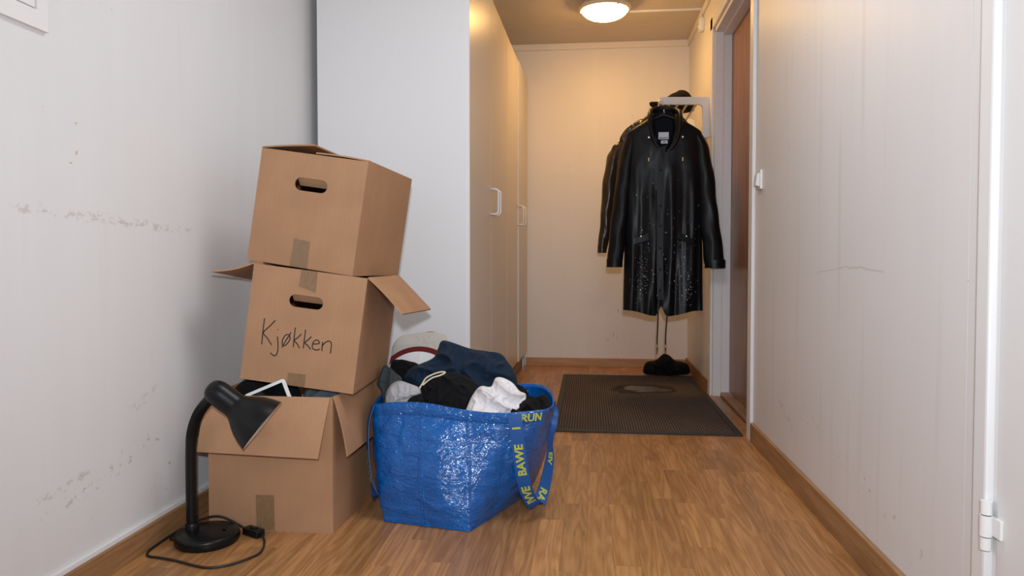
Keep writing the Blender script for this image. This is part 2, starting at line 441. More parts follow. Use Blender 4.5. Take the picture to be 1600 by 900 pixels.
# ---- white door close to the camera on the right
d2 = struct(empty('door_2', (XR, .9, 0)))
def D2(mb, name, mat, **k):
    mb.v = [(a-XR, b-.9, c) for a, b, c in mb.v]; return mb.build(name, mat, d2, **k)
D2(MB().box((XR-.016, 1.343, 0), (XR, 1.387, 2.10)), 'casing', M['white'], bevel=.005)
D2(MB().box((XR-.016, .36, 0), (XR, .41, 2.10)), 'casing', M['white'], bevel=.005)
D2(MB().box((XR-.016, .41, 2.05), (XR, 1.343, 2.10)), 'casing', M['white'], bevel=.005)
D2(MB().box((XR-.002, 1.331, 0), (XR+.05, 1.345, 2.05)), 'jamb', M['white'], bevel=.001)
D2(MB().box((XR-.004, .415, .01), (XR+.036, 1.3285, 2.045)), 'leaf', M['white'], bevel=.003)
hg = D2(MB().tube([(XR-.018, 1.334, .287), (XR-.018, 1.334, .309)], .0095, 14), 'hinge', M['plastic_w'], smooth=True, autos=40)
D2(MB().tube([(XR-.018, 1.334, .311), (XR-.018, 1.334, .348)], .0105, 14), 'hinge', M['plastic_w'], smooth=True, autos=40)
D2(MB().tube([(XR-.018, 1.334, .350), (XR-.018, 1.334, .373)], .0095, 14), 'hinge', M['plastic_w'], smooth=True, autos=40)
D2(MB().box((XR-.010, 1.305, .312), (XR-.004, 1.334, .347)), 'hinge_leaf', M['plastic_w'], bevel=.002)
D2(MB().tube([(XR-.018, 1.334, .288), (XR-.018, 1.334, .372)], .0075, 12), 'hinge_pin', M['seam'])

# ---- fuse cabinet on the left wall
fc = empty('fuse_cabinet', (XL, 1.20, 1.305)); tag(fc, 'white recessed wall cabinet with flush door high on left wall', 'wall cabinet')
hy, hz = .30, .62
fr = MB()
fr.box((0, -hy, 0), (.010, hy, .040)).box((0, -hy, hz-.04), (.010, hy, hz)).box((0, hy-.034, .040), (.010, hy, hz-.04)).box((0, -hy, .040), (.010, -hy+.034, hz-.04))
fr.build('frame', M['white'], fc)
MB().box((0, -hy+.034, .040), (.002, hy-.034, hz-.04)).build('gap', M['seam'], fc)
MB().box((.0015, -hy+.037, .043), (.009, hy-.037, hz-.043)).build('door', M['white'], fc, bevel=.002)

# ---- wardrobes
XF = -.461
def wardrobe(ya, yb, seam, proud, label):
    ox, oy = -.77, (ya+yb)/2
    t = empty('wardrobe', (-.503 + (oy-3.0)*.0153 - .309, oy, 0)); tag(t, label, 'wardrobe', None)
    t.rotation_euler.z = -.0153      # the run stands slightly out of true
    def P(mb, name, mat, parent=t, **k):
        mb.v = [(a-ox, b-oy, c) for a, b, c in mb.v]; return mb.build(name, mat, parent, **k)
    P(MB().box((-1.127, ya, 0), (XF-.015, ya+.018, 2.115)), 'side_panel', M['lam'], bevel=.001)
    P(MB().box((-1.127, yb-.018, 0), (XF-.015, yb, 2.115)), 'side_panel', M['lam'], bevel=.001)
    P(MB().box((-1.127, ya+.018, 2.095), (XF-.022, yb-.018, 2.115)), 'top_panel', M['lam'])
    P(MB().box((-1.127, ya+.018, .10), (XF-.03, yb-.018, .118)), 'bottom_panel', M['lam'])
    P(MB().box((-1.127, ya+.018, .02), (-1.126, yb-.018, 2.095)), 'back_panel', M['lam'])
    P(MB().box((XF-.045, ya+.018, 0), (XF-.030, yb-.018, .10)), 'plinth', M['skirt'])
    for k, (a, b) in enumerate(((ya+.003, seam-.0015), (seam+.0015, yb-.003))):
        pr = proud if k == 1 else 0
        d = P(MB().box((XF-.016+pr, a, .108), (XF-.0012+pr, b, 2.112)), 'door', M['lam'], bevel=.0008)
        P(MB().box((XF-.0014+pr, a+.0012, .1092), (XF+pr, b-.0012, 2.1108)), 'front_veneer', M['front'], d)
        hyy = seam-.040 if k == 0 else seam+.040
        q = []
        xf = XF+pr
        for (u, v) in ((0, 1.022), (.028, 1.022), (.038, 1.027), (.042, 1.037), (.042, 1.132), (.038, 1.142), (.028, 1.147), (0, 1.147)):
            q.append((xf+u, hyy, v))
        P(MB().tube(q, .0048, 10), 'handle', M['metal_w'], d, smooth=True)
    return t
wa = wardrobe(3.000, 4.205, 3.604, 0, 'white laminate wardrobe with blank side panel behind the cardboard boxes')
wbb = wardrobe(4.208, 5.325, 4.765, .007, 'white laminate wardrobe at the far end against the back wall')
ft = MB().box((XF-.026-(-.77), .495, 0), (XF-.012-(-.77), .52, .062)).build('foot', M['steel'], wbb, bevel=.002)

# ---- light switch
sw = empty('light_switch', (XR, 3.125, 1.13)); tag(sw, 'white rocker light switch beside the brown door', 'light switch')
MB().box((-.010, -.040, -.040), (0, .040, .040)).build('plate', M['plastic_w'], sw, bevel=.003)
MB().box((-.017, -.028, -.028), (-.010, .028, .028)).build('surround', M['plastic_w'], sw, bevel=.002)
MB().hexa([(-.024,-.02,-.024),(-.016,-.02,-.024),(-.016,.02,-.024),(-.024,.02,-.024),(-.019,-.02,.024),(-.016,-.02,.024),(-.016,.02,.024),(-.019,.02,.024)]).build('rocker', M['plastic_w'], sw, bevel=.001)

# ---- sensor box and cable cover under the ceiling
sb = empty('wall_sensor', (XR, 4.69, 2.28)); tag(sb, 'small white plastic junction box high on right wall', 'wall device')
MB().box((-.030, -.028, -.042), (0, .028, .040)).build('housing', M['plastic_w'], sb, bevel=.008, seg=3)
MB().tube([(-.030, 0, -.012), (-.037, 0, -.012)], .012, 14).build('button', M['plastic_w'], sb, smooth=True, autos=40)
MB().tube(cat([(-.012, 0, .038), (-.018, -.004, .06), (-.018, 0, .085), (-.022, 0, .103)]), .004, 8).build('cable', M['plastic_w'], sb, smooth=True)
cc = MB().box((.20, 4.682, ZC-.011), (XR-.014, 4.702, ZC)).build('cable_cover', M['plastic_w'], bevel=.003)
tag(cc, 'thin white cable cover running from ceiling lamp to the wall', 'cable cover')

# ---- ceiling lamp
cl = empty('ceiling_lamp', (.088, 4.50, ZC)); tag(cl, 'lit round ceiling lamp with warm opal glass bowl', 'ceiling lamp')
MB().lathe([(.001, 0), (.125, 0), (.130, -.006), (.130, -.035), (.001, -.035)], 48).build('base', M['lampring'], cl, smooth=True, autos=40)
MB().lathe([(.118, -.030), (.150, -.030), (.160, -.036), (.162, -.046), (.158, -.056), (.146, -.060), (.140, -.056), (.118, -.035)], 56).build('ring', M['lampring'], cl, smooth=True, autos=50)
MB().lathe([(.142, -.052)] + [(.142*math.cos(a), -.052-.062*math.sin(a)) for a in [math.pi/2*k/14 for k in range(1, 14)]] + [(.0015, -.114)], 56, cap1=True).build('glass_bowl', M['glow'], cl, smooth=True)
for k in range(3):
    a = math.radians(60 + 120*k)
    c, s = math.cos(a), math.sin(a)
    MB().tube([(c*.150, s*.150, -.055), (c*.150, s*.150, -.068)], .006, 10).build('clip', M['steel'], cl, smooth=True, autos=40)

# ------------------------------------------------------------------ door mat
mt = empty('door_mat', (.257, 3.29, 0)); tag(mt, 'dark ribbed door mat with black rubber border and a wet patch', 'door mat')
mw, mh, bw = .432, 1.61, .030
MB().box((-mw+bw, bw, 0), (mw-bw, mh-bw, .007)).build('field', M['mat'], mt)
def frame_strip(pts):
    (x0, y0), (x1, y1) = pts
    MB().box((x0, y0, 0), (x1, y1, .009)).build('border', M['mat_edge'], mt, bevel=.0025)
frame_strip(((-mw, 0), (mw, bw))); frame_strip(((-mw, mh-bw), (mw, mh))); frame_strip(((-mw, bw), (-mw+bw, mh-bw))); frame_strip(((mw-bw, bw), (mw, mh-bw)))

# ------------------------------------------------------------------ cardboard boxes
def mat4(R, t):
    return Matrix(((*R[0], t[0]), (*R[1], t[1]), (*R[2], t[2]), (0, 0, 0, 1)))
def box_matrix(loc, yaw, pitch, roll):
    return Matrix.Translation(loc) @ Matrix.Rotation(yaw, 4, 'Z') @ Matrix.Rotation(pitch, 4, 'X') @ Matrix.Rotation(roll, 4, 'Y')
BM = [box_matrix((-.928, 1.9932, 0), -.0004, 0, 0), box_matrix((-.8585, 2.0231, .4235), .0614, -.010, .1303), box_matrix((-.8713, 2.0817, .7725), -.0452, -.018, .1470)]
TH = .005
def slot_panel(w, h, cx, cz, hl, hr, y0, y1, ny=1):
    """upright panel in the XZ plane between y0 and y1 with a rounded hand slot"""
    n = 12; loop = []
    for k in range(n+1):
        a = -math.pi/2 + math.pi*k/n; loop.append((cx+hl-hr+hr*math.cos(a), cz+hr*math.sin(a)))
    for k in range(n+1):
        a = math.pi/2 + math.pi*k/n; loop.append((cx-hl+hr+hr*math.cos(a), cz+hr*math.sin(a)))
    x1_, x0_ = cx+hl-hr, cx-hl+hr; m_ = 10
    top = [(lerp(x1_, x0_, k/m_), cz+hr) for k in range(1, m_)]; bot_ = [(lerp(x0_, x1_, k/m_), cz-hr) for k in range(1, m_)]
    loop = loop[:n+1] + top + loop[n+1:] + bot_
    # outer points matched by angle
    out = []
    for (px, pz) in loop:
        dx, dz = px-cx, pz-cz
        s = min(((w/2 - cx*(1 if dx > 0 else -1))/abs(dx)) if abs(dx) > 1e-9 else 1e9, (((h-cz) if dz > 0 else cz)/abs(dz)) if abs(dz) > 1e-9 else 1e9)
        out.append((cx+dx*s, cz+dz*s))
    mb = MB(); N = len(loop)
    # corner vertices inserted in the outer loop
    V = []
    for y in (y0, y1):
        V += [(p[0], y, p[1]) for p in loop] + [(p[0], y, p[1]) for p in out] + [(-w/2, y, 0), (w/2, y, 0), (w/2, y, h), (-w/2, y, h)]
    T = 2*N+4; F = []
    def side(p):
        if abs(p[0]-w/2) < 1e-6: return 0
        if abs(p[1]-h) < 1e-6: return 1
        if abs(p[0]+w/2) < 1e-6: return 2
        return 3
    corner = {(3, 0): 2*N+1, (0, 1): 2*N+2, (1, 2): 2*N+3, (2, 3): 2*N}
    for s_, base in ((0, 0), (1, T)):
        for k in range(N):
            k2 = (k+1) % N; a, b = side(out[k]), side(out[k2])
            F.append((base+k, base+k2, base+N+k2, base+N+k))
            if a != b and (a, b) in corner: F.append((base+N+k, base+N+k2, base+corner[(a, b)]))
    for k in range(N):
        F.append((k, (k+1) % N, T+(k+1) % N, T+k))
    c = [2*N, 2*N+1, 2*N+2, 2*N+3]
    for k in range(4): F.append((c[k], c[(k+1) % 4], T+c[(k+1) % 4], T+c[k]))
    mb.add(V, F); return mb

def flap(parent, p0, p1, o1, o0, n, mat=None, bow=.004):
    """cardboard flap: hinge p0-p1, outer edge o0-o1, thickness along n, slightly bowed"""
    p0, p1, o0, o1, n = map(Vector, (p0, p1, o0, o1, n)); n = n.normalized()*TH*.9
    U, Vn = 8, 6; mb = MB(); vs = []
    for side in (0, 1):
        for i in range(U+1):
            for j in range(Vn+1):
                a = p0.lerp(p1, j/Vn).lerp(o0.lerp(o1, j/Vn), i/U)
                a = a + n.normalized()*bow*math.sin(math.pi*i/U)*math.sin(1+2*j/Vn) + n*side
                vs.append(a)
    F = []; W = Vn+1; T = (U+1)*W
    for s_ in (0, 1):
        for i in range(U):
            for j in range(Vn):
                q = (s_*T+i*W+j, s_*T+i*W+j+1, s_*T+(i+1)*W+j+1, s_*T+(i+1)*W+j); F.append(q if s_ else q[::-1])
    def wallq(seq):
        for a, b in zip(seq, seq[1:]): F.append((a, b, b+T, a+T))
    wallq([j for j in range(W)]); wallq([U*W+j for j in range(W)]); wallq([i*W for i in range(U+1)]); wallq([i*W+Vn for i in range(U+1)])
    mb.add(vs, F)
    return mb.build('flap', mat or M['card'], parent, smooth=True, autos=35)

def carton(k, w, d, h, label, hole=None, group=None):
    t = empty('cardboard_box', matrix=BM[k]); tag(t, label, 'box', group)
    if hole: slot_panel(w, h, hole[0], hole[1], hole[2], hole[3], 0, TH).build('front_panel', M['card'], t)
    else: MB().box((-w/2, 0, 0), (w/2, TH, h)).build('front_panel', M['card'], t)
    mb = MB()
    mb.box((-w/2, d-TH, 0), (w/2, d, h)).build('back_panel', M['card'], t)
    for s in (-1, 1):
        # side walls bulge a little
        rings = []
        for i in range(9):
            y = TH + (d-2*TH)*i/8; row = []
            for j in range(7):
                z = h*j/6
                row.append((s*(w/2 + .004*math.sin(math.pi*i/8)*math.sin(math.pi*j/6)), y, z))
            row += [(p[0]-s*TH, p[1], p[2]) for p in reversed(row)]
            rings.append(row)
        MB().loft(rings, True, True, True).build('side_panel', M['card'], t, smooth=True, autos=30)
    MB().box((-w/2+TH, TH, 0), (w/2-TH, d-TH, TH)).build('bottom_panel', M['card'], t)
    return t

def tape(parent, quad, y=-.0012):
    a, b, c, d = quad; n = 8; vs = []
    rings = []
    for i in range(n+1):
        u = i/n
        row = []
        for j in range(5):
            v = j/4
            p = Vector(a).lerp(Vector(b), v).lerp(Vector(d).lerp(Vector(c), v), u)
            row.append((p.x, y - .0006*abs(noise.noise(Vector((p.x*90, p.y*90, 3)))), p.y))
        row += [(q[0], y+.0010, q[2]) for q in reversed(row)]
        rings.append(row)
    return MB().loft(rings, True, True, True).build('tape', M['tape'], parent, smooth=True, autos=40)

b0 = carton(0, .3802, .4452, .3977, 'open cardboard box at the bottom of the stack with folded-out flaps')
w0, d0, h0 = .3802, .4452, .3977
flap(b0, (-w0/2, 0, h0), (w0/2-.006, 0, h0), (.172, -.064, .236), (-.1865, -.064, .246), (0, -1, .4), bow=.006)
flap(b0, (w0/2, .006, h0), (w0/2, d0, h0), (.232, d0-.01, .226), (.230, .004, .226), (1, 0, .3), bow=.005)
flap(b0, (-w0/2, .006, h0), (-w0/2, d0, h0), (-.245, d0-.01, .255), (-.243, .01, .262), (-1, 0, .3))
flap(b0, (-w0/2+.01, d0, h0), (w0/2-.01, d0, h0), (w0/2-.01, d0+.07, .27), (-w0/2+.01, d0+.07, .27), (0, 1, .3))
tape(b0, ((-.044, .106), (.011, .107), (.013, .003), (-.042, .003)))
# torn strip of tape on the front flap
tb = MB().hexa([(-.075,-.0475,.296),(-.038,-.0475,.296),(-.038,-.044,.296),(-.075,-.044,.296),(-.070,-.030,.333),(-.030,-.030,.335),(-.030,-.0265,.335),(-.070,-.0265,.333)]).build('tape', M['card_in'], b0, bevel=.001)
# crease lines
w1, d1_, h1 = .3407, .4414, .3432
b1 = carton(1, w1, d1_, h1, 'cardboard box marked Kjøkken in the middle of the stack', hole=(-.002, .2505, .051, .0185))
flap(b1, (w1/2, .004, h1), (w1/2, d1_, h1), (.3016, .418, .2419), (.2865, -.008, .251), (.5, 0, 1), bow=.004)
flap(b1, (-w1/2, .004, h1), (-w1/2, d1_, h1), (-.318, .416, .262), (-.2902, -.012, .302), (-.4, 0, 1), bow=-.008)
flap(b1, (-w1/2+.008, TH, h1-.003), (w1/2-.008, TH, h1-.003), (w1/2-.008, .16, h1-.010), (-w1/2+.008, .16, h1-.010), (0, 0, -1), bow=0)
flap(b1, (-w1/2+.008, d1_-TH, h1-.003), (w1/2-.008, d1_-TH, h1-.003), (w1/2-.008, d1_-.165, h1-.010), (-w1/2+.008, d1_-.165, h1-.010), (0, 0, -1), bow=0)
tape(b1, ((-.027, .3425), (.021, .3425), (.023, .282), (-.028, .294)))
tape(b1, ((-.029, .037), (.024, .038), (.024, .0005), (-.027, .0005)))
# hand-slot tongues pushed inwards
def tongue(parent, cx, cz, hl, hr):
    MB().hexa([(cx-hl+.006, .0265, cz-hr*.15), (cx+hl-.006, .0265, cz-hr*.15), (cx+hl-.006, .0305, cz-hr*.15), (cx-hl+.006, .0305, cz-hr*.15),
               (cx-hl+.004, TH, cz+hr*1.05), (cx+hl-.004, TH, cz+hr*1.05), (cx+hl-.004, TH+.004, cz+hr*1.2), (cx-hl+.004, TH+.004, cz+hr*1.2)]).build('slot_flap', M['card_in'], parent)
tongue(b1, -.002, .2505, .051, .0185)
STROKES = [[(-0.119,0.187), (-0.119,0.149), (-0.118,0.109)],
[(-0.086,0.185), (-0.102,0.164), (-0.117,0.144), (-0.103,0.129), (-0.088,0.111)],
[(-0.074,0.138), (-0.069,0.113), (-0.068,0.094), (-0.073,0.082), (-0.081,0.082), (-0.089,0.088)],
[(-0.076,0.1590), (-0.074,0.158)],
[(-0.043,0.149), (-0.050,0.146), (-0.056,0.136), (-0.058,0.124), (-0.055,0.115), (-0.048,0.115), (-0.041,0.124), (-0.036,0.135), (-0.038,0.145), (-0.043,0.149)],
[(-0.035,0.156), (-0.046,0.133), (-0.057,0.108)],
[(-0.024,0.172), (-0.024,0.143), (-0.023,0.114)],
[(-0.004,0.155), (-0.013,0.144), (-0.022,0.134), (-0.013,0.125), (-0.004,0.113)],
[(0.007,0.170), (0.007,0.142), (0.007,0.114)],
[(0.027,0.152), (0.018,0.141), (0.010,0.131), (0.019,0.124), (0.029,0.114)],
[(0.033,0.131), (0.043,0.132), (0.052,0.135), (0.050,0.142), (0.043,0.144), (0.036,0.139), (0.033,0.129), (0.034,0.119), (0.041,0.115), (0.049,0.115), (0.056,0.119)],
[(0.062,0.141), (0.062,0.128), (0.063,0.114)],
[(0.062,0.128), (0.068,0.138), (0.077,0.145), (0.085,0.144), (0.089,0.136), (0.089,0.125), (0.089,0.110)]]
lt = MB()
for st in STROKES:
    P = cat([(a, -.0004, b) for a, b in st], 6)
    lt.tube(P, lambda s: (.0017, .0017), 6)
# flatten the strokes into a thin print on the panel
lt.v = [(a, -.0002 + (b+.0004)*.3, c) for a, b, c in lt.v]
tag(lt.build('lettering', M['ink'], b1), 'handwritten black word Kjøkken')
w2, d2_, h2 = w1, d1_, h1
b2 = carton(2, w2, d2_, h2, 'closed cardboard box tilted on top of the stack', hole=(.0015, .2505, .0525, .0195))
tongue(b2, .0015, .2505, .0525, .0195)
tape(b2, ((-.028, .086), (.023, .082), (.025, .0005), (-.030, .0005)))
flap(b2, (-w2/2, .0, h2), (-w2/2, d2_, h2), (-.004, d2_, h2+.022), (-.004, .0, h2+.026), (0, 0, 1), bow=.002)
flap(b2, (w2/2, .0, h2), (w2/2, d2_, h2), (.004, d2_, h2+.002), (.004, .0, h2+.003), (0, 0, 1), bow=.003)
flap(b2, (-w2/2+.008, TH, h2-.006), (w2/2-.008, TH, h2-.006), (w2/2-.008, .17, h2-.016), (-w2/2+.008, .17, h2-.016), (0, 0, -1), bow=0)
flap(b2, (-w2/2+.008, d2_-TH, h2-.006), (w2/2-.008, d2_-TH, h2-.006), (w2/2-.008, d2_-.17, h2-.016), (-w2/2+.008, d2_-.17, h2-.016), (0, 0, -1), bow=0)

# ------------------------------------------------------------------ soft things
def pillow(outline, front, back, name, mat, parent=None, seed=0, wr=.010, wf=14., toward=(.15, -.94, .28), rings=34, smooth_n=10, prof=.42, origin=None):
    """cloth lump: closed 3D outline, bulged both ways, with folds"""
    P = cat(outline, smooth_n, True)
    c = sum(P, Vector())/len(P); N = Vector(toward).normalized(); n = len(P)
    vs, F = [], []
    def pt(p, s, sgn, depth):
        q = c.lerp(p, s)
        hgt = depth*max(0., 1-s**2.4)**prof
        an = seed*1.9; ca, sa = math.cos(an), math.sin(an)
        u_, v_ = q.x*ca + q.z*sa, -q.x*sa + q.z*ca
        wv = Vector((noise.noise(q*7 + Vector((seed, 0, 0))), noise.noise(q*7 + Vector((0, seed, 9))), 0))*.5
        a = noise.noise(Vector((u_*wf*1.35, v_*wf*.6, q.y*wf*.8)) + wv + Vector((seed*3.1, seed*1.7, seed)))
        b = noise.noise(Vector((u_*wf*2.2, v_*wf*2.6, q.y*wf)) + wv*1.6 + Vector((a*1.2, seed, 5)))
        g = noise.noise(q*wf*.55 + Vector((9, seed, 2)))
        rdg = ((1-min(1, abs(a)*1.9))**2-.35)*1.25 + ((1-min(1, abs(b)*2))**2-.35)*.55 + g*.8
        return q + N*sgn*(hgt + wr*rdg*min(1, (1-s)*4+.12))
    for sgn, depth in ((1, front), (-1, back)):
        base = len(vs)
        vs.append(pt(c, 0, sgn, depth))
        R = rings if sgn == 1 else 8
        for i in range(1, R+1):
            s = 1-(1-i/R)**1.35
            for p in P:
                vs.append(pt(p, s, sgn, depth) if i < R else p + Vector((0, 0, 0)))
        for j in range(n): F.append((base, base+1+j, base+1+(j+1) % n))
        for i in range(R-1):
            a0 = base+1+i*n
            for j in range(n): F.append((a0+j, a0+n+j, a0+n+(j+1) % n, a0+(j+1) % n))
    mb = MB(); mb.add(vs, F)
    o3 = Vector(origin) if origin else Vector((c.x, c.y, min(p.z for p in P)))
    if parent is None: mb.v = [tuple(Vector(v)-o3) for v in mb.v]
    me = mb.build(name, mat, parent, smooth=True)
    bm = bmesh.new(); bm.from_mesh(me.data); bmesh.ops.remove_doubles(bm, verts=bm.verts, dist=.0002)
    bmesh.ops.recalc_face_normals(bm, faces=bm.faces); bm.to_mesh(me.data); bm.free(); me.data.shade_smooth()
    if parent is None: me.location = o3
    return me

G = {
  'shirt': [(-0.730,2.555,0.363), (-0.733,2.593,0.439), (-0.729,2.614,0.481), (-0.701,2.628,0.509), (-0.652,2.633,0.518), (-0.607,2.636,0.524), (-0.550,2.634,0.520), (-0.525,2.621,0.493), (-0.516,2.590,0.433), (-0.534,2.557,0.366), (-0.626,2.545,0.344)],
  'shirtcollar': [(-0.615,2.642,0.515), (-0.607,2.646,0.524), (-0.576,2.645,0.523), (-0.545,2.638,0.507), (-0.532,2.629,0.490), (-0.564,2.633,0.498)],
  'blackback': [(-0.708,2.488,0.352), (-0.713,2.524,0.424), (-0.681,2.529,0.434), (-0.645,2.526,0.429), (-0.609,2.520,0.417), (-0.592,2.500,0.375), (-0.632,2.473,0.322), (-0.696,2.466,0.310)],
  'navy': [(-0.646,2.456,0.367), (-0.645,2.471,0.390), (-0.621,2.484,0.414), (-0.555,2.503,0.444), (-0.540,2.521,0.476), (-0.532,2.536,0.500), (-0.506,2.537,0.502), (-0.422,2.522,0.478), (-0.363,2.518,0.470), (-0.313,2.513,0.463), (-0.286,2.498,0.438), (-0.254,2.474,0.396), (-0.248,2.442,0.343), (-0.282,2.407,0.287), (-0.390,2.395,0.265), (-0.503,2.405,0.283), (-0.598,2.428,0.320)],
  'greygreen': [(-0.684,2.303,0.359), (-0.702,2.312,0.380), (-0.698,2.323,0.407), (-0.684,2.336,0.441), (-0.665,2.334,0.436), (-0.642,2.328,0.419), (-0.617,2.319,0.397), (-0.614,2.298,0.345), (-0.628,2.267,0.266), (-0.661,2.274,0.285)],
  'lightgrey': [(-0.650,2.232,0.335), (-0.650,2.246,0.370), (-0.635,2.255,0.394), (-0.609,2.259,0.404), (-0.572,2.255,0.395), (-0.543,2.251,0.384), (-0.536,2.244,0.365), (-0.536,2.218,0.300), (-0.585,2.204,0.266), (-0.635,2.210,0.279)],
  'darkcap': [(-0.574,2.197,0.336), (-0.563,2.204,0.359), (-0.543,2.207,0.369), (-0.523,2.207,0.368), (-0.514,2.188,0.307), (-0.558,2.182,0.288)],
  'pants': [(-0.551,2.277,0.307), (-0.553,2.307,0.361), (-0.541,2.322,0.388), (-0.505,2.337,0.416), (-0.467,2.340,0.421), (-0.427,2.338,0.418), (-0.383,2.328,0.398), (-0.359,2.309,0.364), (-0.351,2.280,0.311), (-0.377,2.251,0.260), (-0.469,2.243,0.245), (-0.530,2.252,0.262)],
  'white': [(-0.388,2.211,0.295), (-0.380,2.234,0.341), (-0.362,2.251,0.376), (-0.343,2.259,0.392), (-0.312,2.258,0.391), (-0.299,2.272,0.416), (-0.276,2.273,0.418), (-0.244,2.266,0.404), (-0.219,2.253,0.380), (-0.198,2.248,0.368), (-0.204,2.226,0.326), (-0.238,2.200,0.275), (-0.337,2.193,0.260)],
  'blackright': [(-0.259,2.212,0.298), (-0.247,2.229,0.333), (-0.224,2.239,0.352), (-0.196,2.247,0.367), (-0.166,2.245,0.364), (-0.142,2.249,0.372), (-0.124,2.240,0.354), (-0.127,2.218,0.309), (-0.187,2.197,0.269)],
  'blacksmall': [(-0.255,2.358,0.340), (-0.243,2.375,0.376), (-0.223,2.373,0.373), (-0.200,2.363,0.351), (-0.206,2.339,0.303)],
}
# striped shirt: colour blocks of the knit, rings around the arm opening
t = NT('white_grey_maroon_jersey'); S = t.sep()
dd = t.math('SQRT', t.math('ADD', t.math('POWER', S[0], 2.), t.math('POWER', S[2], 2.)))
fz = t.noise(scale=400, detail=2)
c = t.mix(t.mapr(dd, .1496, .1516), (.72, .70, .70), (.13, .012, .014))
c = t.mix(t.mapr(dd, .1677, .1697), c, t.mix(fz, (.42, .39, .34), (.52, .48, .43)))
t.set(c, .9, 0, .2, sheen=.1); t.bump(fz, .2, .001); t.bump(t.noise(scale=24, detail=3), .3, .005); M['jersey'] = t.m

def garment(key, front, back, name, mat, label, cate, **k):
    return tag(pillow(G[key], front, back, name, mat, **k), label, cate, 'laundry heaped in the blue bag')
sh = garment('shirt', .022, .04, 'striped_shirt', M['jersey'], 'white and beige shirt with a maroon stripe at the back of the bag', 'shirt', seed=1, wr=.004, wf=9, origin=(-.622, 2.5565, .3068))
cm = MB()
col_ = pillow([tuple(Vector(p)-Vector((-.622, 2.5565, .3068))) for p in G['shirtcollar']], .012, .008, 'collar', M['maroon'], sh, seed=2, wr=.002)
garment('blackback', .03, .05, 'black_garment', M['blackfab'], 'black garment tucked below the striped shirt beside the middle box', 'clothing', seed=3, wr=.008)
nv = garment('navy', .048, .06, 'navy_sweater', M['navy'], 'navy blue sweater draped over the top of the laundry', 'sweater', seed=4, wr=.022, wf=11)
garment('greygreen', .022, .03, 'grey_hoodie', M['greyfab'], 'slate grey hoodie bulging at the left end of the bag', 'hoodie', seed=5, wr=.014, wf=16)
garment('lightgrey', .03, .035, 'grey_shirt', M['lgrey'], 'light grey shirt crumpled at the left front of the bag', 'shirt', seed=6, wr=.010, wf=16)
garment('darkcap', .010, .02, 'black_sock', M['blackfab2'], 'small black sock poking out below the light grey shirt', 'clothing', seed=7, wr=.003)
pt_ = garment('pants', .036, .05, 'black_sweatpants', M['blackfab'], 'black sweatpants with cream drawstring in the middle of the bag', 'trousers', seed=8, wr=.014, wf=12)
wh = garment('white', .034, .04, 'white_shirt', M['whitefab'], 'crumpled white shirt at the right front of the bag', 'shirt', seed=9, wr=.017, wf=15)
garment('blackright', .020, .03, 'black_shirt', M['blackfab2'], 'black fleece garment in the right corner of the bag', 'clothing', seed=10, wr=.014, wf=18)
garment('blacksmall', .015, .02, 'dark_garment', M['blackfab'], 'dark garment behind the white shirt beside the blue lining', 'clothing', seed=11, wr=.006)
dsp = [(-0.540,2.236,0.384), (-0.531,2.246,0.400), (-0.521,2.254,0.416), (-0.497,2.263,0.428), (-0.474,2.267,0.434), (-0.462,2.268,0.432), (-0.477,2.260,0.424), (-0.500,2.254,0.417), (-0.517,2.248,0.406), (-0.530,2.242,0.394)]
MB().tube(cat([tuple(Vector(p)-pt_.location) for p in dsp], 6), .0026, 8).build('drawstring', M['cordwhite'], pt_, smooth=True)

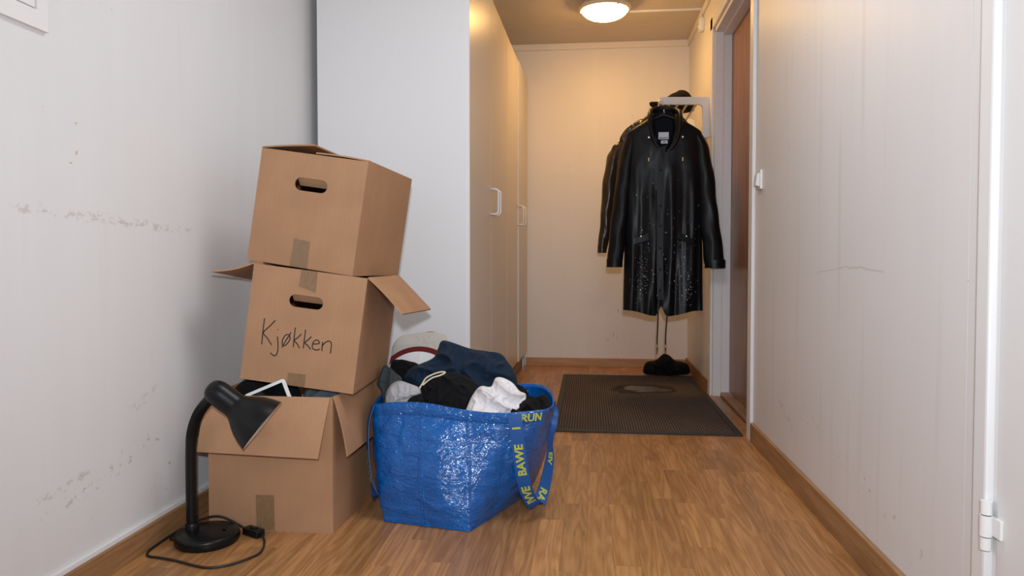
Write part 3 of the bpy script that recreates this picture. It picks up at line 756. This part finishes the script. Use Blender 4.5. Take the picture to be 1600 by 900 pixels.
# ------------------------------------------------------------------ blue bag
bag = empty('shopping_bag', (-.40, 2.28, 0)); tag(bag, 'large blue woven plastic carrier bag stuffed with laundry', 'bag')
BO = Vector((-.40, 2.28, 0))
CP = [((-.618,2.105),(-.668,2.165)), ((-.485,2.078),(-.512,2.160)), ((-.347,2.050),(-.364,2.145)), ((-.300,2.165),(-.230,2.125)), ((-.262,2.26),(-.134,2.140)),
      ((-.200,2.42),(-.112,2.245)), ((-.225,2.50),(-.125,2.42)), ((-.32,2.53),(-.20,2.53)), ((-.56,2.55),(-.58,2.56)), ((-.62,2.47),(-.670,2.46)), ((-.632,2.25),(-.680,2.30))]
def bag_pt(u, v, off=0.):
    """u in [0, len(CP)) around the bag, v 0 floor .. 1 rim"""
    n = len(CP); i = int(u) % n; f = u-int(u)
    def two(k):
        return [Vector((*CP[k % n][q], 0)) for q in (0, 1)]
    B = two(i)[0].lerp(two(i+1)[0], f)
    a, b, c, d = (two(i-1)[1], two(i)[1], two(i+1)[1], two(i+2)[1])
    T = .5*(2*b + (c-a)*f + (2*a-5*b+4*c-d)*f*f + (3*b-a-3*c+d)*f**3)
    T = T.lerp(b.lerp(c, f), .45)
    a, b, c, d = (two(i-1)[0], two(i)[0], two(i+1)[0], two(i+2)[0])
    B2 = .5*(2*b + (c-a)*f + (2*a-5*b+4*c-d)*f*f + (3*b-a-3*c+d)*f**3)
    B = B.lerp(B2, smooth01(v/.25))
    w_ = v**.85
    p = B.lerp(T, w_)
    cen = Vector((-.40, 2.32, 0)); o = (p-cen); o.z = 0; o.normalize()
    p.y -= .034*math.exp(-((u-1.15)/.62)**2)*math.sin(math.pi*min(1, v*1.02))**.8
    p = p + o*(.012*math.sin(math.pi*v)*(.4+.6*math.sin(math.pi*f)) + off)
    z = .345*v + .010*math.sin(u*2.1)*v**3 - .012*smooth01((u-2)/1.5)*smooth01((5-u)/1.5)*v
    # creases
    q = Vector((p.x, p.y, z))
    k = noise.noise(q*9) ; r = 1-abs(noise.noise(q*Vector((7, 7, 17)) + Vector((k*1.3, 2, 1))))*2.6
    r2 = 1-abs(noise.noise(Vector((q.x*16+q.z*9, q.y*16, q.z*20-q.x*8))))*2.8
    amp = .0032*smooth01(v/.12)*smooth01((1-v)/.12)
    p = p + o*(amp*(r*.9+r2*.6))
    # stiff vertical seams
    for su in (1.02, 2.0):
        p = p + o*.0035*math.exp(-((u-su)/.025)**2)
    return Vector((p.x, p.y, z)) - BO
NU, NV = 286, 64
rings = [[bag_pt(len(CP)*j/NU, i/NV) for j in range(NU)] for i in range(NV+1)]
body = MB().loft(rings, True, True, False).build('bag_body', M['bag'], bag, smooth=True)
so = body.modifiers.new('thickness', 'SOLIDIFY'); so.thickness = .0015; so.offset = -1
rb = MB().loft([[bag_pt(len(CP)*j/NU, v, o_) for j in range(NU)] for v, o_ in ((.905, .0005), (.908, .0022), (.99, .0022), (1.004, .001), (1.004, -.003), (.97, -.004))]).build('rim_band', M['bag'], bag, smooth=True)
for su in (1.02, 2.0):
    path = [bag_pt(su, .02+.97*i/40, .0012) for i in range(41)]
    MB().tube(path, .0011, 6).build('seam', M['bag'], bag, smooth=True)
# bottom welt
MB().tube([bag_pt(len(CP)*j/NU, .004, .001) + Vector((0, 0, .0018)) for j in range(0, NU//2, 2)], .0018, 6).build('bottom_welt', M['bag'], bag, smooth=True)

def font_mesh(txt, size, bold=.0):
    cu = bpy.data.curves.new('glyphs', 'FONT'); cu.body = txt; cu.size = size; cu.offset = bold*size
    cu.resolution_u = 2; cu.align_x = 'LEFT'
    ob = bpy.data.objects.new('glyphs', cu); COL.objects.link(ob)
    dg = bpy.context.evaluated_depsgraph_get(); me = bpy.data.meshes.new_from_object(ob.evaluated_get(dg))
    vs = [v.co.copy() for v in me.vertices]; fs = [tuple(p.vertices) for p in me.polygons]
    bpy.data.objects.remove(ob); bpy.data.curves.remove(cu); bpy.data.meshes.remove(me)
    return vs, fs

class Ribbon:
    def __init__(s, pts, wid, half):
        s.P = cat(pts, 12); s.W = [v.normalized() for v in cat(wid, 12)]; s.h = half
        s.L = [0]
        for a, b in zip(s.P, s.P[1:]): s.L.append(s.L[-1] + (b-a).length)
    def at(s, d):
        d = max(0, min(s.L[-1]-1e-6, d))
        i = 0
        while s.L[i+1] < d: i += 1
        f = (d-s.L[i])/(s.L[i+1]-s.L[i])
        p = s.P[i].lerp(s.P[i+1], f); w_ = s.W[i].lerp(s.W[i+1], f)
        t_ = (s.P[i+1]-s.P[i]).normalized(); w_ = (w_ - t_*w_.dot(t_)).normalized()
        return p, w_, t_, w_.cross(t_)
    def mesh(s, n, th=.0011):
        rings = []
        for i in range(n+1):
            p, w_, t_, nn = s.at(s.L[-1]*i/n)
            rings.append([p - w_*s.h - nn*th, p - w_*s.h + nn*th, p + nn*th*1.2, p + w_*s.h + nn*th, p + w_*s.h - nn*th, p - nn*th*1.2])
        return MB().loft(rings, True, True, True)
    def text(s, txt, size, d0, dir_, across0, side=1, lift=.0021, bold=.035, stretch=1.):
        """glyphs laid along the ribbon, reading direction dir_ (+1 down the path, -1 up)"""
        vs, fs = font_mesh(txt, size, bold); out = []
        for v in vs:
            p, w_, t_, nn = s.at(d0 + dir_*v.x*stretch)
            N_ = nn*side; up = N_.cross(t_*dir_)
            out.append(p + up*(v.y - .35*size) + N_*lift)
        return MB().add(out, fs)

def L(*pts): return [tuple(Vector(p)-BO) for p in pts]
sr = Ribbon(L((-0.220,2.111,0.336), (-0.216,2.107,0.308), (-0.209,2.105,0.249), (-0.199,2.109,0.172), (-0.184,2.128,0.096), (-0.160,2.173,0.044), (-0.141,2.225,0.073), (-0.125,2.277,0.150), (-0.124,2.298,0.209), (-0.121,2.324,0.283), (-0.112,2.329,0.334)),
            [(1,-.1,.12), (1,-.1,.12), (1,-.1,.12), (1,0,.12), (1,.1,.1), (.8,.5,.25), (.75,.65,0), (.6,.8,0), (.35,.93,0), (.45,-.1,.0), (.1,1,0)], .0205)
st1 = sr.mesh(110).build('strap', M['strap'], bag, smooth=True, autos=50)
sl = Ribbon(L((-.672,2.168,.340), (-.681,2.150,.285), (-.678,2.135,.20), (-.664,2.122,.12), (-.650,2.135,.072), (-.655,2.20,.068), (-.668,2.29,.13), (-.680,2.33,.23), (-.676,2.34,.336)),
            [(.4,-.9,0), (.4,-.9,0), (.45,-.9,0), (.5,-.85,0), (.6,-.7,.3), (.5,.1,.6), (.3,.9,0), (.2,.95,0), (.1,1,0)], .0205)
st2 = sl.mesh(90).build('strap', M['strap'], bag, smooth=True, autos=50)

# yellow print on the straps
for (txt, d0, size) in (('BAWE', .186, .035), ('IVVE', .290, .035)):
    sr.text(txt, size, d0, -1, 0, -1).build('print', M['letter'], st1)
sr.text('RA', .034, .392, -1, 0, 1).build('print', M['letter'], st1)
sr.text('EIV', .028, .51, -1, 0, 1).build('print', M['letter'], st1)
sr.text('I', .034, .045, -1, 0, -1).build('print', M['letter'], st1)
sl.text('BAWA', .034, .235, -1, 0, -1).build('print', M['letter'], st2)
vs, fs = font_mesh('RUN', .032, .035)
MB().add([bag_pt(3.25 + v.x/.099, .918 + v.y/.345, .0032) for v in vs], fs).build('print', M['letter'], rb)

# ------------------------------------------------------------------ things in the bottom box
tb = empty('tablet', (-.915, 2.0035, .398)); tag(tb, 'white framed tablet with black screen sticking out of the bottom box', 'tablet')
def rrect(w_, h_, r, y, n=6):
    out = []
    for cx, cz, a0 in ((w_/2-r, h_/2-r, 0), (-w_/2+r, h_/2-r, 90), (-w_/2+r, -h_/2+r, 180), (w_/2-r, -h_/2+r, 270)):
        for k in range(n+1):
            a = math.radians(a0 + 90*k/n); out.append((cx+r*math.cos(a), y, cz+r*math.sin(a)))
    return out
def place(mb, ang, corner, lean):
    # corner of the slab sits at the local point `corner`
    R_ = Matrix.Rotation(math.radians(lean), 3, 'X') @ Matrix.Rotation(math.radians(ang), 3, 'Y')
    off = Vector(corner) - R_ @ Vector((.066, 0, .0895))
    mb.v = [tuple(R_ @ Vector(v) + off) for v in mb.v]; return mb
TC, TA, TL = (.026, .0005, .052), -23, -4
place(MB().loft([rrect(.130, .177, .008, 0), rrect(.132, .179, .009, .002), rrect(.132, .179, .009, .006), rrect(.130, .177, .008, .008)], True, True, True), TA, TC, TL).build('case', M['plastic_w'], tb, smooth=True, autos=40)
place(MB().loft([rrect(.114, .161, .002, -.0006), rrect(.114, .161, .002, .0004)], True, True, True), TA, TC, TL).build('screen', plain('black_glass', (.004, .005, .006), .08, nscale=50), tb)
cl_ = pillow([(-.86,2.075,.330), (-.86,2.10,.392), (-.82,2.105,.399), (-.78,2.10,.395), (-.752,2.09,.386), (-.750,2.06,.33), (-.80,2.05,.30)], .03, .02, 'grey_cloth', M['boxcloth'], seed=21, wr=.007, wf=22, toward=(0, -.8, .5))
tag(cl_, 'blue grey cloth filling the right side of the bottom box', 'cloth')
cl2 = pillow([(-1.10,2.10,.330), (-1.09,2.12,.400), (-1.04,2.14,.425), (-.96,2.15,.415), (-.90,2.14,.395), (-.88,2.10,.33), (-.98,2.06,.30)], .03, .02, 'dark_cloth', M['blackfab2'], seed=22, wr=.006, wf=16, toward=(0, -.8, .5))
tag(cl2, 'dark cloth behind the tablet in the bottom box', 'cloth')

# ------------------------------------------------------------------ desk lamp
dl = empty('desk_lamp', (-1.073, 1.902, 0)); tag(dl, 'black gooseneck desk lamp standing on the floor beside the boxes', 'lamp')
DO = Vector((-1.073, 1.902, 0))
base = MB().lathe([(.001, 0), (.082, 0), (.085, .003), (.087, .008), (.087, .022), (.085, .027), (.080, .030), (.04, .0325), (.001, .033)], 56).build('base', M['black_pl'], dl, smooth=True, autos=50)
MB().lathe([(.0006, .033), (.006, .0335), (.006, .036), (.0006, .0365)], 16, Matrix.Translation((.045, .012, 0))).build('button', M['black_pl'], base, smooth=True)
NECK = [(-1.120,1.905,.028), (-1.120,1.903,.154), (-1.114,1.895,.267), (-1.105,1.890,.319), (-1.083,1.880,.365), (-1.053,1.868,.3995), (-1.020,1.856,.426)]
npth = cat([tuple(Vector(p)-DO) for p in NECK], 44)
MB().tube(npth, lambda s: .0148 + (.0007*math.sin(s*265*1.0*math.pi) if .36 < s < .97 else 0), 16).build('neck', M['black_pl'], dl, smooth=True)
MB().lathe([(.0185, .030), (.0185, .046), (.0165, .050), (.012, .050)], 24, Matrix.Translation(Vector((-1.120, 1.905, 0))-DO)).build('collar', M['black_pl'], dl, smooth=True, autos=40)
# shade: axis towards lower right, opening turned a little to the camera
ax = Vector((.775, .165, -.625)).normalized(); s0 = Vector((-1.029, 1.845, .4505)) - DO
zq = ax.to_track_quat('Z', 'Y').to_matrix().to_4x4() @ Matrix.Scale(.97, 4); SM = Matrix.Translation(s0) @ zq
prof = [(.0006, -.006), (.012, -.0045), (.022, .000), (.030, .010), (.0345, .024), (.0355, .040), (.0355, .082), (.037, .092), (.044, .104), (.056, .120), (.066, .138), (.073, .155), (.0785, .172), (.0805, .180)]
sh_ = MB().lathe(prof, 56, SM, cap0=True).build('shade', M['black_pl'], dl, smooth=True)
MB().lathe([(.0805, .180), (.0812, .1815), (.0800, .183), (.0782, .181), (.0765, .172), (.071, .155), (.064, .138), (.054, .121), (.042, .106), (.034, .094), (.0006, .090)], 56, SM).build('shade_lining', M['shade_in'], sh_, smooth=True)
MB().lathe([(.0806, .1795), (.0818, .181), (.0806, .1830), (.0796, .181)], 56, SM).build('shade_rim', M['black_pl'], sh_, smooth=True)
MB().tube([(Vector((-1.020,1.856,.426))-DO) - Vector((.012, 0, .012)), (Vector((-1.020,1.856,.426))-DO) + Vector((.012, 0, .014))], lambda s: .021-.003*s, 20).build('knuckle', M['black_pl'], dl, smooth=True, autos=40)
# cord with in-line switch
c1_ = [(-1.157,1.888,.006), (-1.176,1.893,.004), (-1.186,1.910,.004), (-1.184,1.935,.004), (-1.172,1.958,.006), (-1.150,1.972,.012)]
MB().tube(cat([tuple(Vector(p)-DO) for p in c1_], 8), .0032, 8).build('cord', M['black_cord'], dl, smooth=True)
c2_ = [(-.930,1.942,.010), (-.905,1.905,.004), (-.884,1.840,.004), (-.894,1.801,.004), (-.927,1.754,.004), (-.970,1.730,.004), (-1.014,1.737,.004), (-1.081,1.761,.004), (-1.140,1.775,.004), (-1.172,1.781,.004), (-1.190,1.810,.004), (-1.194,1.865,.004), (-1.192,1.92,.006), (-1.178,1.955,.014), (-1.145,1.970,.030), (-1.109,1.972,.042), (-1.076,1.972,.046), (-1.044,1.974,.036), (-1.000,1.974,.014)]
MB().tube(cat([tuple(Vector(p)-DO) for p in c2_], 8), .0034, 8).build('cord', M['black_cord'], dl, smooth=True)
swm = Matrix.Translation(Vector((-.962, 1.956, .0115))-DO) @ Matrix.Rotation(math.radians(-27), 4, 'Z')
m_ = MB().box((-.033, -.0145, -.0115), (.033, .0145, .0105)); m_.v = [tuple(swm @ Vector(v)) for v in m_.v]
isw = m_.build('inline_switch', M['black_pl'], dl, bevel=.004, seg=3)
m_ = MB().box((-.010, -.006, .009), (.010, .006, .0135)); m_.v = [tuple(swm @ Vector(v)) for v in m_.v]
m_.build('rocker', M['black_pl'], isw, bevel=.0015)

# ------------------------------------------------------------------ hat rack on the right wall
rk = empty('hat_rack', (.69, 4.70, 1.5)); tag(rk, 'white wall-mounted hat rack with metal rods above the coats', 'hat rack')
RO = Vector((.69, 4.70, 1.5))
def bracket(y):
    o = [(.409, 1.757), (.409, 1.714), (.640, 1.709), (.654, 1.704), (.660, 1.690), (.662, 1.515), (.7145, 1.515), (.7145, 1.725), (.706, 1.745), (.690, 1.753)]
    ring = lambda yy, k=0: [tuple(Vector((a, yy, b))-RO) for a, b in o]
    return MB().loft([ring(y), ring(y+.022)], True, True, True).build('bracket', M['metal_w'], rk, bevel=.0025)
bracket(4.350); bracket(5.02)
for xx in (.467, .520, .574, .629):
    MB().tube([tuple(Vector((xx, 4.36, 1.716))-RO), tuple(Vector((xx, 5.03, 1.716))-RO)], .0065, 10).build('rod', M['rod'], rk, smooth=True, autos=50)
MB().tube([tuple(Vector((.416, 4.33, 1.722))-RO), tuple(Vector((.416, 5.05, 1.722))-RO)], .009, 12).build('coat_rail', M['rod'], rk, smooth=True, autos=50)

# ------------------------------------------------------------------ cap on the rack
cp = empty('cap', (.548, 4.60, 1.724)); tag(cp, 'black baseball cap lying on the hat rack', 'cap')
rr = []
for i in range(15):
    a = math.pi/2*i/14; row = []
    for k in range(40):
        th = 2*math.pi*k/40
        rx = .098*math.cos(a)**.75 + .0005; ry = .092*math.cos(a)**.75 + .0005
        z_ = .118*math.sin(a)
        wv_ = .004*noise.noise(Vector((math.cos(th)*2, math.sin(th)*2, a*2)))
        row.append((rx*math.cos(th)+.004*math.sin(a) + wv_, ry*math.sin(th), z_ + .010*math.sin(a)*math.cos(th+.4)))
    rr.append(row)
crown_ = MB().loft(rr, True, True, True).build('crown', M['blackfab2'], cp, smooth=True)
bt, bb = [], []
for i in range(9):
    s = i/8; row = []
    for k in range(17):
        th = math.radians(115 + 130*k/16)
        r = .092 + s*.085*math.cos((th-math.pi))**.6
        row.append(Vector((r*math.cos(th), r*math.sin(th), .048 + .006*s - .16*(r*math.sin(th))**2/.10)))
    bt.append(row)
bot = [[p - Vector((0, 0, .005)) for p in row] for row in bt]
mb = MB(); mb.loft([bt[i] + list(reversed(bot[i])) for i in range(9)], True, True, True)
mb.build('brim', M['blackfab2'], cp, smooth=True, autos=50)
MB().tube([(0.004, 0, .116), (.004, 0, .124)], .007, 12).build('button', M['blackfab2'], cp, smooth=True)

# ------------------------------------------------------------------ coats
def make_coat(name, label, O, prof, sleeves, hem, mat, front=True, seed=0, cat_='coat'):
    """prof: (z, half width, half depth); origin O = under the collar on the floor plane"""
    t = empty(name, O); tag(t, label, cat_, 'coats hanging from the rack')
    ztop = prof[-1][0]; zbot = prof[0][0]; N = 150
    zs = []
    z = zbot
    while z < ztop-1e-6: zs.append(z); z += .012 if z > 1.38 else .022
    zs.append(ztop)
    hw_t = [(a, b) for a, b, c in prof]; hd_t = [(a, c) for a, b, c in prof]
    rings = []
    for z in zs:
        hw, hd = interp(hw_t, z), interp(hd_t, z); row = []
        v = (z-zbot)/(ztop-zbot)
        for k in range(N):
            th = 2*math.pi*k/N; c, s = math.cos(th), math.sin(th)
            x = hw*math.copysign(abs(c)**.95, c); y = hd*math.copysign(abs(s)**.55, s)
            fold = (1-v)**.8*smooth01((1.45-z)/.3)
            f = fold*(.022*noise.noise(Vector((x*17 + .5*math.sin(z*4+seed), z*1.3, seed*3))) + .012*noise.noise(Vector((x*34, z*2.2, seed*5+2))) + .004*math.sin(x*62 + 1.3*math.sin(z*3+seed))) + .006*noise.noise(Vector((x*9, y*9+seed, z*5)))
            f += .006*smooth01((z-.85)/.3)*noise.noise(Vector((x*13+seed, z*11, 4)))
            y2 = y + f*(1 if s < 0 else -1)*(abs(s)**.5)*-1
            zz = z
            wz = smooth01(1-(z-zbot)/.20)
            if hem: zz = z + (hem(x) if s < 0.2 else .055)*wz
            if front and s < 0 and z > 1.40:
                # neck opening: hollow showing the inside of the back
                half = interp([(1.405, 0), (1.425, .026), (1.46, .050), (1.52, .062), (1.60, .066), (1.64, .066)], z)
                e = smooth01((half - abs(x - .004))/.014)
                y2 = lerp(y2, .035, e)
            row.append((x, y2, zz))
        rings.append(row)
    body = MB().loft(rings, True, False, True).build('body', mat, t, smooth=True)
    for path, rad in sleeves:
        P = cat(path, 10)
        n = len(P)
        mb = MB()
        rr_ = []
        for i, p in enumerate(P):
            s = i/(n-1); r1 = interp([(k/(len(rad)-1), q[0]) for k, q in enumerate(rad)], s); r2 = interp([(k/(len(rad)-1), q[1]) for k, q in enumerate(rad)], s)
            row = []
            for k in range(36):
                a = 2*math.pi*k/36
                f = 1 + .10*noise.noise(Vector((math.cos(a)*1.6+seed, math.sin(a)*1.6, p.z*9))) + .05*math.sin(p.z*34 + 2*math.cos(a)+seed)*(.4+.6*s)
                row.append((p.x + r1*f*math.cos(a), p.y + r2*f*math.sin(a), p.z + .10*(r1*math.cos(a))*(-.1)))
            rr_.append(row)
        sl_ = mb.loft(rr_, True, True, True).build('sleeve', mat, t, smooth=True, autos=60)
        e = P[-1]
        cr = [[(e.x + rad[-1][0]*1.04*math.cos(2*math.pi*k/36), e.y + rad[-1][1]*1.04*math.sin(2*math.pi*k/36), e.z + zz) for k in range(36)] for zz in (-.002, .045)]
        MB().loft(cr, True, False, False).build('cuff', mat, sl_, smooth=True)
    return t, body

hemf = lambda x: (-.030*smooth01(1-abs(abs(x+.008)-.035)/.16) + .055*max(0, 1-abs(x+.016)/.026))
CO = Vector((.421, 4.205, 0))
coat, cbody = make_coat('raincoat', 'long wet black hooded raincoat hanging in front of the hat rack', CO,
    [(.503, .226, .070), (.75, .222, .068), (1.07, .214, .068), (1.25, .214, .070), (1.42, .214, .070), (1.49, .219, .062), (1.522, .210, .058), (1.545, .180, .056), (1.575, .130, .054), (1.605, .086, .052), (1.625, .070, .050)],
    [([(-.180,0,1.508), (-.192,-.004,1.44), (-.216,-.008,1.30), (-.238,-.012,1.12), (-.262,-.020,.92), (-.277,-.026,.752)], [(.034,.040), (.044,.050), (.047,.052), (.047,.050), (.045,.048), (.044,.046)]),
     ([(.182,0,1.508), (.205,-.004,1.44), (.228,-.010,1.30), (.247,-.020,1.12), (.268,-.034,.92), (.287,-.042,.748)], [(.034,.040), (.045,.050), (.049,.050), (.051,.048), (.054,.046), (.055,.044)])],
    hemf, M['coat'], seed=1)
# front placket, pockets, snaps, strings, labels
def on_front(x, z, lift=.0):
    """front surface of the coat near (x, z), coat space"""
    hd = interp([(.503, .070), (.75, .068), (1.42, .070), (1.5, .062), (1.6, .05)], z)
    hw = .216; c_ = min(.98, abs(x)/hw)**(1/.95)
    y = -hd*math.sqrt(1-c_*c_)**.55
    return Vector((x, y-.006-lift, z))
pk = []
for i in range(30):
    z = .565 + (1.43-.565)*i/29; x = -.020 + .006*math.sin(z*5)
    a, b = on_front(x-.018, z, .0005), on_front(x+.018, z, -.001)
    pk.append([a, b, b + Vector((0, .006, 0)), a + Vector((0, .006, 0))])
MB().loft(pk, True, True, True).build('placket', M['coat'], coat, smooth=True, autos=50)
for z in (1.30, 1.10, .985, .86, .74, .62):
    p = on_front(-.022, z, .006)
    MB().lathe([(.0005, .003), (.004, .003), (.006, .0015), (.0065, 0)], 14, Matrix.Translation(p) @ Matrix.Rotation(math.radians(90), 4, 'X')).build('snap', M['black_pl'], coat, smooth=True)
for s in (-1, 1):
    x0 = -.131 if s < 0 else .122
    q = [on_front(x0-.045, .935 + s*.018, .004), on_front(x0+.045, .925 - s*.018, .004), on_front(x0+.047, .885 - s*.018, .004), on_front(x0-.047, .895 + s*.018, .004)]
    fp = MB().hexa([*(p for p in q), *(p + Vector((0, .012, 0)) for p in q)]).build('pocket_flap', M['coat'], coat, bevel=.003)
    p = on_front(x0 + (0 if s < 0 else 0), .925, .014)
    MB().lathe([(.0005, .003), (.004, .003), (.006, .0015), (.0065, 0)], 14, Matrix.Translation(p) @ Matrix.Rotation(math.radians(90), 4, 'X')).build('snap', M['steel'], coat, smooth=True)
    # hood strings with toggles
    xs = -.090 if s < 0 else .098
    MB().tube(cat([on_front(xs*1.0, 1.478, .004), on_front(xs*1.02, 1.43, .008), on_front(xs, 1.39, .008), on_front(xs, 1.36, .008)], 6), .0025, 8).build('hood_string', M['black_cord'], coat, smooth=True)
    MB().tube([on_front(xs, 1.368, .009), on_front(xs, 1.348, .009)], .0048, 10).build('toggle', M['brass'], coat, smooth=True, autos=40)
    MB().tube([on_front(xs*1.0, 1.484, .004), on_front(xs*1.0, 1.484, .010)], .005, 10).build('eyelet', M['steel'], coat, smooth=True, autos=40)
# collar roll around the neck opening and hood lying behind
colp = [(-.004,-.062,1.402), (-.036,-.066,1.430), (-.062,-.064,1.475), (-.076,-.058,1.535), (-.082,-.045,1.585), (-.080,-.015,1.628), (-.066,.030,1.652), (-.035,.050,1.664), (.004,.056,1.668), (.042,.050,1.664), (.074,.030,1.652), (.088,-.015,1.628), (.090,-.045,1.585), (.084,-.058,1.535), (.070,-.064,1.475), (.044,-.066,1.430), (.008,-.062,1.402)]
MB().tube(cat(colp, 6), lambda s: (.008+.006*math.sin(math.pi*s), .008+.012*math.sin(math.pi*s)), 14).build('collar', M['coat'], coat, smooth=True)
pillow([(-.150,.055,1.545), (-.130,.06,1.59), (-.090,.065,1.635), (-.04,.07,1.66), (.01,.07,1.662), (.06,.07,1.655), (.105,.065,1.63), (.145,.06,1.585), (.16,.055,1.54), (.09,.07,1.48), (0,.075,1.45), (-.09,.07,1.48)], .020, .05, 'hood', M['coat'], coat, seed=31, wr=.008, wf=12, toward=(0, -1, .2))
pillow([(-.055,.036,1.50), (-.06,.036,1.58), (-.045,.036,1.64), (.005,.036,1.655), (.055,.036,1.64), (.068,.036,1.58), (.06,.036,1.50), (.004,.036,1.45)], .008, .01, 'lining', M['lining'], coat, seed=32, wr=.002, wf=12, toward=(0, -1, 0))
lb = MB().box((-.028, .014, 1.487), (.030, .016, 1.527)).build('brand_label', M['label'], coat)
MB().box((-.024, .0132, 1.492), (.026, .0140, 1.498)).build('label_print', M['labeltxt'], lb)
lb2 = MB().box((-.014, .012, 1.462), (.024, .014, 1.480)).build('size_label', M['label'], coat)
MB().box((-.004, .0112, 1.468), (.014, .0120, 1.474)).build('label_print', M['labeltxt'], lb2)
# waist strings hanging below the hem
for xs, xb in ((-.026, -.030), (.026, .018)):
    s = MB().tube(cat([(xs, .0, .56), (xs, .0, .47), (xb+.003, 0, .40), (xb, 0, .33), (xb+.001, .0, .285)], 8), .0042, 8).build('waist_string', M['black_cord'], coat, smooth=True)
    MB().tube([(xb+.001, 0, .302), (xb+.001, 0, .286)], .0062, 10).build('toggle', M['brass'], s, smooth=True, autos=40)
    MB().tube([(xb+.001, 0, .268), (xb+.001, 0, .246)], lambda q: .0055-.002*q, 10).build('cord_end', M['brass'], s, smooth=True, autos=40)
    MB().tube([(xb+.001, 0, .287), (xb+.001, 0, .266)], .0035, 8).build('cord_tip', M['black_cord'], s, smooth=True)
# rain drops
dm = MB(); rnd = random.Random(5)
from mathutils.bvhtree import BVHTree
bv = BVHTree.FromPolygons([v.co for v in cbody.data.vertices], [tuple(p.vertices) for p in cbody.data.polygons])
clusters = [(-.13, .66, .022, .10, 60), (-.105, .78, .02, .10, 24), (.125, .64, .020, .07, 60), (.10, .80, .05, .10, 30), (-.02, 1.0, .02, .06, 8), (.05, .86, .12, .25, 50), (-.07, .75, .12, .2, 40), (.09, .70, .02, .1, 20)]
for cx_, cz_, sx, sz, n in clusters:
    for _ in range(n):
        x, z = rnd.gauss(cx_, sx), rnd.gauss(cz_, sz)
        if abs(x) > .20 or not (.52 < z < 1.3): continue
        hit = bv.ray_cast(Vector((x, -1, z)), Vector((0, 1, 0)))
        if hit[0] is None: continue
        r = rnd.choice((.0008, .001, .0012, .0016, .002)); nrm = hit[1] if hit[1].y < 0 else -hit[1]
        Mx = Matrix.Translation(hit[0]) @ nrm.to_track_quat('Z', 'Y').to_matrix().to_4x4()
        e_ = rnd.choice((1, 1, 1.6, 2.6))
        b_ = len(dm.v)
        dm.lathe([(r, 0), (r*.86, r*.45), (r*.5, r*.78), (r*.05, r*.9)], 8, Mx @ Matrix.Diagonal((1, e_, 1, 1)), cap1=True)
tag(dm.build('water_drops', M['drop'], coat, smooth=True), kind='stuff')

# hangers
def hanger(O, label, z_neck, rail):
    t = empty('coat_hanger', O); tag(t, label, 'hanger', 'coat hangers on the rack')
    pts = [(-.155, 0, z_neck-.10), (-.10, 0, z_neck-.045), (-.04, 0, z_neck-.012), (0, 0, z_neck), (.04, 0, z_neck-.012), (.10, 0, z_neck-.045), (.155, 0, z_neck-.10)]
    MB().tube(cat(pts, 6), lambda s: (.010, .014), 12).build('shoulder_bar', M['black_pl'], t, smooth=True)
    r = Vector(rail) - Vector(O)
    h = [(0, 0, z_neck), (0, 0, z_neck+.03), r + Vector((.004, 0, -.035)), r + Vector((.016, 0, -.012)), r + Vector((.014, 0, .010)), r + Vector((0, 0, .0145)), r + Vector((-.013, 0, .006)), r + Vector((-.014, 0, -.010))]
    MB().tube(cat(h, 6), .0022, 8).build('hook', M['steel'], t, smooth=True)
hanger((.425, 4.235, 0), 'black coat hanger inside the long raincoat, steel hook on the rail', 1.625, (.416, 4.338, 1.722))
JO = Vector((.352, 4.62, 0))
jac, jb = make_coat('dark_jacket', 'dark jacket hanging behind the raincoat with one sleeve showing', JO,
    [(.84, .195, .07), (1.1, .195, .07), (1.35, .20, .075), (1.48, .205, .065), (1.52, .190, .06), (1.56, .150, .056), (1.60, .10, .054), (1.64, .07, .05)],
    [([(-.165,0,1.51), (-.195,0,1.45), (-.222,0,1.30), (-.240,0,1.12), (-.256,0,.96), (-.272,0,.838)], [(.03,.04), (.045,.05), (.045,.05), (.040,.046), (.036,.042), (.028,.040)]),
     ([(.165,0,1.51), (.195,0,1.45), (.215,0,1.30), (.230,0,1.12), (.245,0,.96), (.250,0,.838)], [(.03,.04), (.045,.05), (.045,.05), (.040,.046), (.036,.042), (.028,.040)])],
    None, M['coat2'], seed=4, front=False, cat_='jacket')
pillow([(-.165,-.03,1.54), (-.135,-.03,1.605), (-.085,-.03,1.645), (-.03,-.02,1.675), (.04,-.02,1.668), (.10,-.02,1.63), (.12,-.02,1.55), (.03,-.02,1.48), (-.10,-.02,1.49)], .03, .05, 'hood', M['coat2'], jac, seed=41, wr=.010, wf=13, toward=(0, -1, .3))
pillow([(-.215,-.02,1.475), (-.212,-.02,1.50), (-.195,-.02,1.52), (-.16,-.02,1.53), (-.15,-.02,1.50), (-.17,-.02,1.47)], .02, .03, 'epaulette', M['coat2'], jac, seed=42, wr=.004, wf=13, toward=(0, -1, .3))
hanger((.360, 4.62, 0), 'black coat hanger inside the dark jacket, steel hook on the rail', 1.655, (.416, 4.62, 1.722))

# ------------------------------------------------------------------ heap on the floor
hp = pillow([(.376,4.98,.012), (.372,4.98,.050), (.390,4.98,.086), (.440,4.98,.096), (.470,4.98,.112), (.508,4.98,.147), (.545,4.98,.137), (.590,4.98,.100), (.640,4.98,.092), (.676,4.98,.070), (.680,4.98,.018), (.60,4.98,.004), (.45,4.98,.004)], .085, .085, 'black_backpack', M['blackfab2'], seed=51, wr=.026, wf=11, toward=(0, -1, .0))
for v in hp.data.vertices:
    if v.co.z + hp.location.z < .001: v.co.z = .001 - hp.location.z
tag(hp, 'black crumpled garment lying on the floor in the back corner', 'clothing')
hp.name = 'crumpled_garment'
